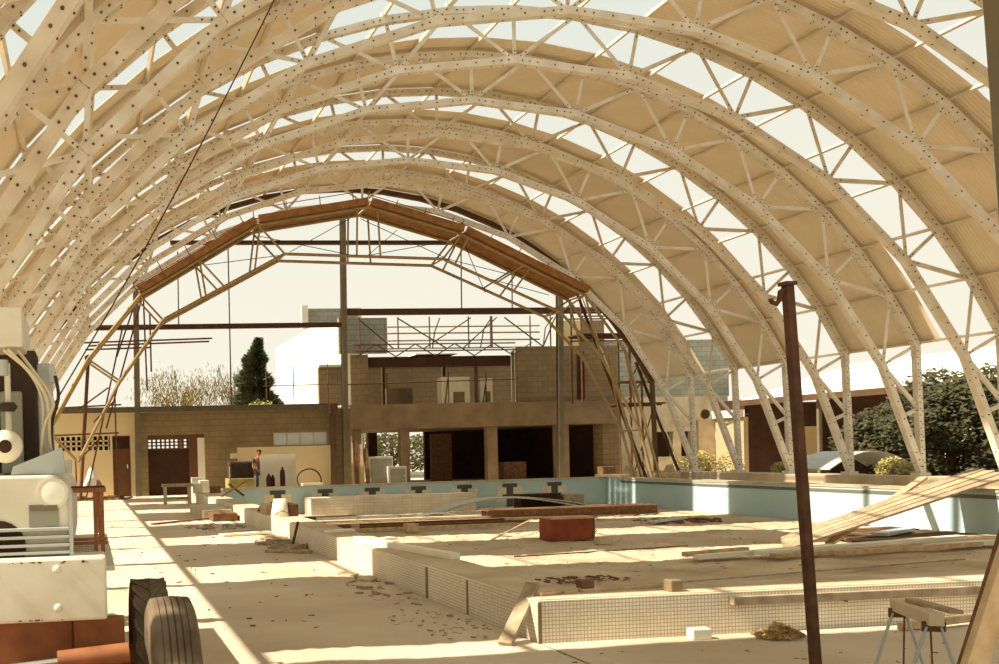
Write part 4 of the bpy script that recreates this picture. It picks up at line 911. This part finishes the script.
hp = thing('hose_coil', 'coil of dark hose leaning at the low wall right of the white panel', 'hose', (7.4, 32.5, 0))
MB().use('rubber_dark').tube([(7.5+.42*math.cos(a), 32.6+.05*math.sin(3*a), .42+.38*math.sin(a)) for a in [2*math.pi*i/24 for i in range(25)]], .025, 6).build('coil', parent=hp)
MB().use('white_board').box((7.2, 32.3, 0), (7.9, 32.5, .32)).build('tied_bundle', parent=hp)
ct = thing('draped_prop', 'sunlit white cloth draped over a short stand at the foot of the cream wall', 'cloth', (.12, 31.8, 0))
mb = MB().use('cloth'); mb.smooth = True
rings = [(.0, 1.12), (.07, 1.05), (.12, .95), (.16, .8), (.24, .62), (.3, .45), (.34, .3)]
mb.lathe([(r_*(1), h_) for r_, h_ in rings][1:], (.1, 31.7, 0), 'Z', 14)
o = mb.build('cloth', parent=ct)
MB().use('timber_brown').tube([(.15, 31.6, 0), (.13, 31.65, 1.1)], .035, 8).build('stand', parent=ct)
def skin(name, nodes, edges, m, parent, root=0, sub=2):
    me = bpy.data.meshes.new(name); me.from_pydata([Vector(n_[0])-parent.location for n_ in nodes], edges, []); me.materials.append(M[m])
    o = bpy.data.objects.new(name, me); sc.collection.objects.link(o); o.parent = parent
    md = o.modifiers.new('skin', 'SKIN'); me.skin_vertices.new() if not me.skin_vertices else None
    for i, n_ in enumerate(nodes): me.skin_vertices[0].data[i].radius = (n_[1], n_[2] if len(n_) > 2 else n_[1])
    me.skin_vertices[0].data[root].use_root = True
    s_ = o.modifiers.new('sub', 'SUBSURF'); s_.levels = sub; s_.render_levels = sub; md.use_smooth_shade = True
    return o
def man(x, y, H, label):
    t = thing('person', label, 'person', (x, y, 0)); k = H/1.75
    def V(a, b_, c_): return (x+a*k, y+b_*k, c_*k)
    N = [(V(0, 0, .95), .13*k, .11*k), (V(0, 0, 1.15), .12*k, .1*k), (V(0, 0, 1.38), .15*k, .11*k), (V(.0, -.01, 1.5), .055*k), (V(.02, -.02, 1.62), .085*k, .1*k), (V(.02, -.02, 1.7), .07*k, .08*k),
         (V(-.1, 0, .88), .09*k), (V(-.11, -.03, .5), .06*k), (V(-.12, .03, .08), .04*k), (V(-.13, -.12, .04), .035*k),
         (V(.1, 0, .88), .09*k), (V(.12, -.04, .5), .06*k), (V(.13, .03, .08), .04*k), (V(.14, -.12, .04), .035*k),
         (V(-.19, 0, 1.4), .055*k), (V(-.24, -.02, 1.12), .042*k), (V(-.2, -.16, .92), .03*k), (V(-.19, -.2, .85), .03*k),
         (V(.19, 0, 1.4), .055*k), (V(.25, -.02, 1.12), .042*k), (V(.24, -.1, .9), .03*k), (V(.24, -.13, .83), .03*k)]
    E = [(0, 1), (1, 2), (2, 3), (3, 4), (4, 5), (0, 6), (6, 7), (7, 8), (8, 9), (0, 10), (10, 11), (11, 12), (12, 13), (2, 14), (14, 15), (15, 16), (16, 17), (2, 18), (18, 19), (19, 20), (20, 21)]
    skin('body', N, E, 'skin', t)
    skin('shirt', [(V(0, 0, .92), .15*k, .13*k), (V(0, 0, 1.15), .14*k, .12*k), (V(0, 0, 1.38), .165*k, .125*k), (V(-.19, 0, 1.4), .07*k), (V(-.23, -.01, 1.2), .06*k), (V(.19, 0, 1.4), .07*k), (V(.235, -.01, 1.2), .06*k)], [(0, 1), (1, 2), (2, 3), (3, 4), (2, 5), (5, 6)], 'shirt', t)
    skin('trousers', [(V(0, 0, .93), .145*k, .125*k), (V(-.1, 0, .86), .1*k), (V(-.11, -.03, .5), .075*k), (V(-.12, .03, .1), .055*k), (V(.1, 0, .86), .1*k), (V(.12, -.04, .5), .075*k), (V(.13, .03, .1), .055*k)], [(0, 1), (1, 2), (2, 3), (0, 4), (4, 5), (5, 6)], 'jeans', t)
    MB().use('hair').lathe([(.085*k, -.02*k), (.1*k, .02*k), (.085*k, .07*k), (.03*k, .1*k)], V(.02, .01, 1.66), 'Z', 14).build('hair', parent=t)
    hd = V(.02, -.02, 1.62)
    MB().use('skin').tube([(hd[0], hd[1]-.1*k, hd[2]+.01*k), (hd[0], hd[1]-.125*k, hd[2]-.02*k)], .014*k, 6).build('nose', parent=t)
    e_ = MB().use('hair')
    for s in (-1, 1): e_.lathe([(.008*k, -.004), (.01*k, 0)], (hd[0]+s*.035*k, hd[1]-.1*k, hd[2]+.02*k), 'Y', 8)
    e_.box((hd[0]-.025*k, hd[1]-.1*k, hd[2]-.055*k), (hd[0]+.025*k, hd[1]-.094*k, hd[2]-.047*k)); e_.build('face_features', parent=t)
    for s, hx, hy, hz in ((-1, -.19, -.2, .85), (1, .24, -.13, .83)):
        for f_ in range(5):
            a_ = V(hx+(f_-2)*.017, hy, hz-.01); b2 = V(hx+(f_-2)*.02+(s*-.03 if f_ == (4 if s < 0 else 0) else 0), hy-.03, hz-.085+abs(f_-2)*.008)
            MB().use('skin').tube([a_, ((a_[0]+b2[0])/2, (a_[1]+b2[1])/2-.008, (a_[2]+b2[2])/2), b2], .009*k, 6).build('finger', parent=t)
man(5.62, 32.4-.6, 1.5, 'person in dark shirt and jeans standing behind the pool beside the white panel')
# ================================================================ THINGS ON THE POOL BOTTOM
Z0 = PF+.05
rbx = thing('red_box', 'rust-red steel box standing in the middle of the pool bottom', 'box', (9.3, 18.1, Z0))
MB().use('redbox').box((8.90, 17.9, Z0), (9.76, 18.4, Z0+.42)).build('body', parent=rbx, bevel=.008)
MB().use('timber').box((8.92, 17.89, Z0+.42), (9.86, 18.42, Z0+.45)).build('top_edge', parent=rbx)
MB().use('timber_brown').box((9.76, 17.9, Z0), (9.81, 18.4, Z0+.42)).build('end_frame', parent=rbx)
MB().use('rust').tube([(9.81, 18.0, Z0+.1), (9.90, 18.0, Z0+.16), (9.81, 18.0, Z0+.24)], .012, 6).build('handle', parent=rbx)
simple('white_brick', 'conc_light', (9.35, 16.9, Z0), (9.62, 17.1, Z0+.14), 'pale hollow block lying in front of the red box', 'block')
simple('cream_block', 'timber', (7.0, 20.9, Z0), (7.28, 21.15, Z0+.2), 'cream cube on the bright strip left of the red box', 'block')
simple('cream_block', 'timber', (5.45, 21.5, Z0), (5.6, 21.7, Z0+.18), 'small cream block left among the pipes', 'block')
simple('cream_block', 'timber', (6.0, 21.7, Z0), (6.15, 21.9, Z0+.18), 'small cream block right among the pipes', 'block')
board('white_board', 'white board on the left tiled ledge side of the pool bottom', (4.7, 18.6, Z0+.04), (6.2, 19.4, Z0+.04), .25, .05, 'white_board')
board('white_board', 'thick white offcut lying on the sand by the left ledge', (4.0, 14.6, Z0+.04), (4.9, 15.6, Z0+.04), .2, .07, 'white_board')
board('brown_board', 'brown board beneath the ledge end, on the sand', (4.3, 14.2, Z0+.02), (5.2, 14.5, Z0+.02), .15, .03, 'timber_brown')
rp = random.Random(77)
for i in range(8):   # long pipes and battens across the pool, left of the red box
    y = 21.6+i*.42; x0 = 5.3+rp.uniform(0, .7); x1 = 10.6+rp.uniform(-1.5, .8)
    m = ['timber', 'rust', 'timber_brown', 'rust', 'timber', 'timber_grey', 'rust', 'white_board'][i]
    nm = {'timber': 'pale', 'rust': 'rust-red', 'timber_brown': 'dark brown', 'timber_grey': 'grey', 'white_board': 'white'}[m]
    board('long_batten', '%s batten across the pool bottom left of the red box, %s from the front' % (nm, ORD[i]), (x0, y, Z0+.05), (x1, y+rp.uniform(-.2, .3), Z0+.06), .09, .07, m, 'long battens on the pool bottom')
# six concrete sleepers in a row
for i in range(5):
    board('pale_beam', 'pale beam end to end in the row behind the battens, %s from the left' % ORD[i], (6.0+i*1.15, 25.3, Z0+.06), (7.08+i*1.15, 25.32, Z0+.06), .2, .1, 'white_board', 'pale beams in a row')
board('brown_beam', 'dark board lying at the foot of the tiled step', (4.9, 26.6, Z0+.03), (7.4, 26.6, Z0+.03), .4, .05, 'timber_brown')
# brown steel beams stack
for i in range(3):
    o = MB().use('timber_brown').ibeam(Vector((-2.35, 0, 0)), Vector((2.35, .0, 0)), .2, .24-.0*i, .03, (0, 1, 0)).build('steel_beam'); o.location = (12.5, 23.9+i*.24, Z0+.13); o.rotation_euler = (0, 0, .03*i)
    tag(o, 'long brown beam on the pool bottom behind the red box, %s of three side by side' % ['nearest', 'middle', 'farthest'][i], 'beam', 'brown beams on the pool bottom')
# curved pale sheets
def arc_sheet(label, x0, x1, z0, h, y0, y1, m, base=Z0, tilt=0):
    n = 16; pts = [(x0+(x1-x0)*i/n, z0+h*math.sin(math.pi*(i/n)**.8)) for i in range(n+1)]
    o = MB().use(m).prism([(x, z) for x, z in pts]+[(x, z-.025) for x, z in reversed(pts)], y0, y1).build('curved_sheet'); tag(o, label, 'sheet', 'curved sheets on the pool bottom')
arc_sheet('long curved white sheet bowed over the brown beams, front one', 8.9, 14.0, Z0+.05, .46, 25.0, 25.5, 'grey_board')
arc_sheet('long curved grey sheet bowed behind the front one', 9.5, 14.6, Z0+.05, .42, 25.6, 26.2, 'grey_board')
arc_sheet('short pale curved strip at the left foot of the bowed sheets', 8.4, 10.0, Z0+.04, .14, 24.65, 24.8, 'white_board')
bxs = simple('dark_crate', 'dark', (12.2, 26.3, Z0), (13.4, 26.8, Z0+.5), 'dark crate standing behind the bowed sheets', 'crate')
simple('brown_crate', 'timber_grey', (13.5, 26.3, Z0), (14.1, 26.8, Z0+.46), 'small brown crate right of the dark crate', 'crate')
board('thin_stick', 'thin pale stick leaning in front of the red box', (7.9, 18.4, Z0+.02), (9.7, 20.4, Z0+.25), .03, .02, 'timber')
# right side planks
for i in range(4):
    y0 = 14.5+i*.14
    board('leaning_plank', 'long weathered plank slanting up over the right pool wall, %s of four' % ORD[i], (11.6+i*.1, 14.9+i*.14, Z0+.06+.03*i), (16.9, 16.0+i*.19, .60+.03*i), .24, .04, ['timber_grey', 'timber_grey', 'timber', 'timber_grey'][i], 'planks slanting over the right wall', 'plank')  # a white strip among these is coloured grey to paint in shade
board('leaning_plank', 'narrower darker plank slanting under the others to the right pool wall', (12.6, 15.2, Z0+.05), (16.7, 17.6, .52), .14, .05, 'timber', None, 'plank')
for i, (x0, y0, x1, y1, w_, m) in enumerate(((9.3, 13.95, 12.1, 14.5, .13, 'white_board'), (10.3, 13.9, 14.7, 14.75, .18, 'white_board'), (10.4, 13.7, 14.9, 14.4, .13, 'timber'), (9.2, 14.1, 10.4, 14.3, .12, 'timber'), (12.9, 14.2, 14.9, 14.15, .2, 'white_board'), (11.3, 13.5, 14.0, 13.7, .08, 'timber'))):
    board('long_board', 'pale long board lying across the right half of the pool bottom, %s of six' % ORD[i], (x0, y0, Z0+.07+.03*(i % 2)), (x1, y1, Z0+.09+.03*(i % 2)), w_, .07, m, 'long boards across the right half')
for i in range(7):
    board('rusty_sheet_strip', 'brown strip in the flat pile beside the right pool wall, %s from the front' % ORD[i], (13.2+i*.15, 15.3+i*.33, Z0+.04), (15.9, 14.9+i*.42, Z0+.05), .26, .04, ['timber_brown', 'timber_grey', 'rust'][i % 3], 'brown strips by the right wall')
board('blue_white_board', 'pale bluish board lying on the brown strips by the right wall', (14.0, 15.7, Z0+.12), (15.2, 16.4, Z0+.12), .25, .06, 'glass')
scatter('rubble_pile', 'low brown rubble near the right pool wall in its far half', 14.0, 21.6, Z0-.01, 1.0, .8, 90, .03, .11, 51)
board('grey_board', 'pale flat board lying left of the rubble by the right wall', (12.9, 21.0, Z0+.04), (14.2, 21.8, Z0+.04), .25, .04, 'grey_board')
scatter('dark_soil', 'dark soil patch on the bright strip right of the near corner', 6.7, 12.6, Z0-.01, .7, .35, 90, .01, .05, 52, 'timber_brown')
board('thin_rod', 'thin rod lying on the sand below the red box', (7.0, 15.4, Z0+.02), (10.5, 16.0, Z0+.02), .03, .02, 'rust_dark')
board('thin_rod', 'long thin rod lying on the sand in the front right of the pool', (6.5, 11.6, Z0+.02), (12.8, 12.8, Z0+.02), .03, .02, 'timber_grey')
# on the right coping and kerb
simple('white_pad', 'white_board', (16.2, 29.0, PT+.05), (17.1, 29.5, PT+.12), 'white slab on the far right corner of the pool', 'slab')
simple('cream_block', 'timber', (17.9, 28.6, 0), (18.6, 29.0, .42), 'cream block on the deck between the last arch feet', 'block')
for i, (x, y, r_) in enumerate(((18.0, 30.5, .24), (18.85, 29.6, .2))):
    t = thing('cement_sack', ['sunlit cement sack standing near the far pool corner', 'cement sack beside the arch foot nearest the grey building'][i], 'sack', (x, y, 0))
    MB().use('timber').lathe([(r_*.8, 0), (r_, .1), (r_*.95, .4), (r_*.6, .6), (r_*.3, .66)], (x, y, 0), 'Z', 14).build('sack', parent=t)
    MB().use('rust').lathe([(r_*.34, .6), (r_*.34, .63)], (x, y, 0), 'Z', 12).build('tie', parent=t)
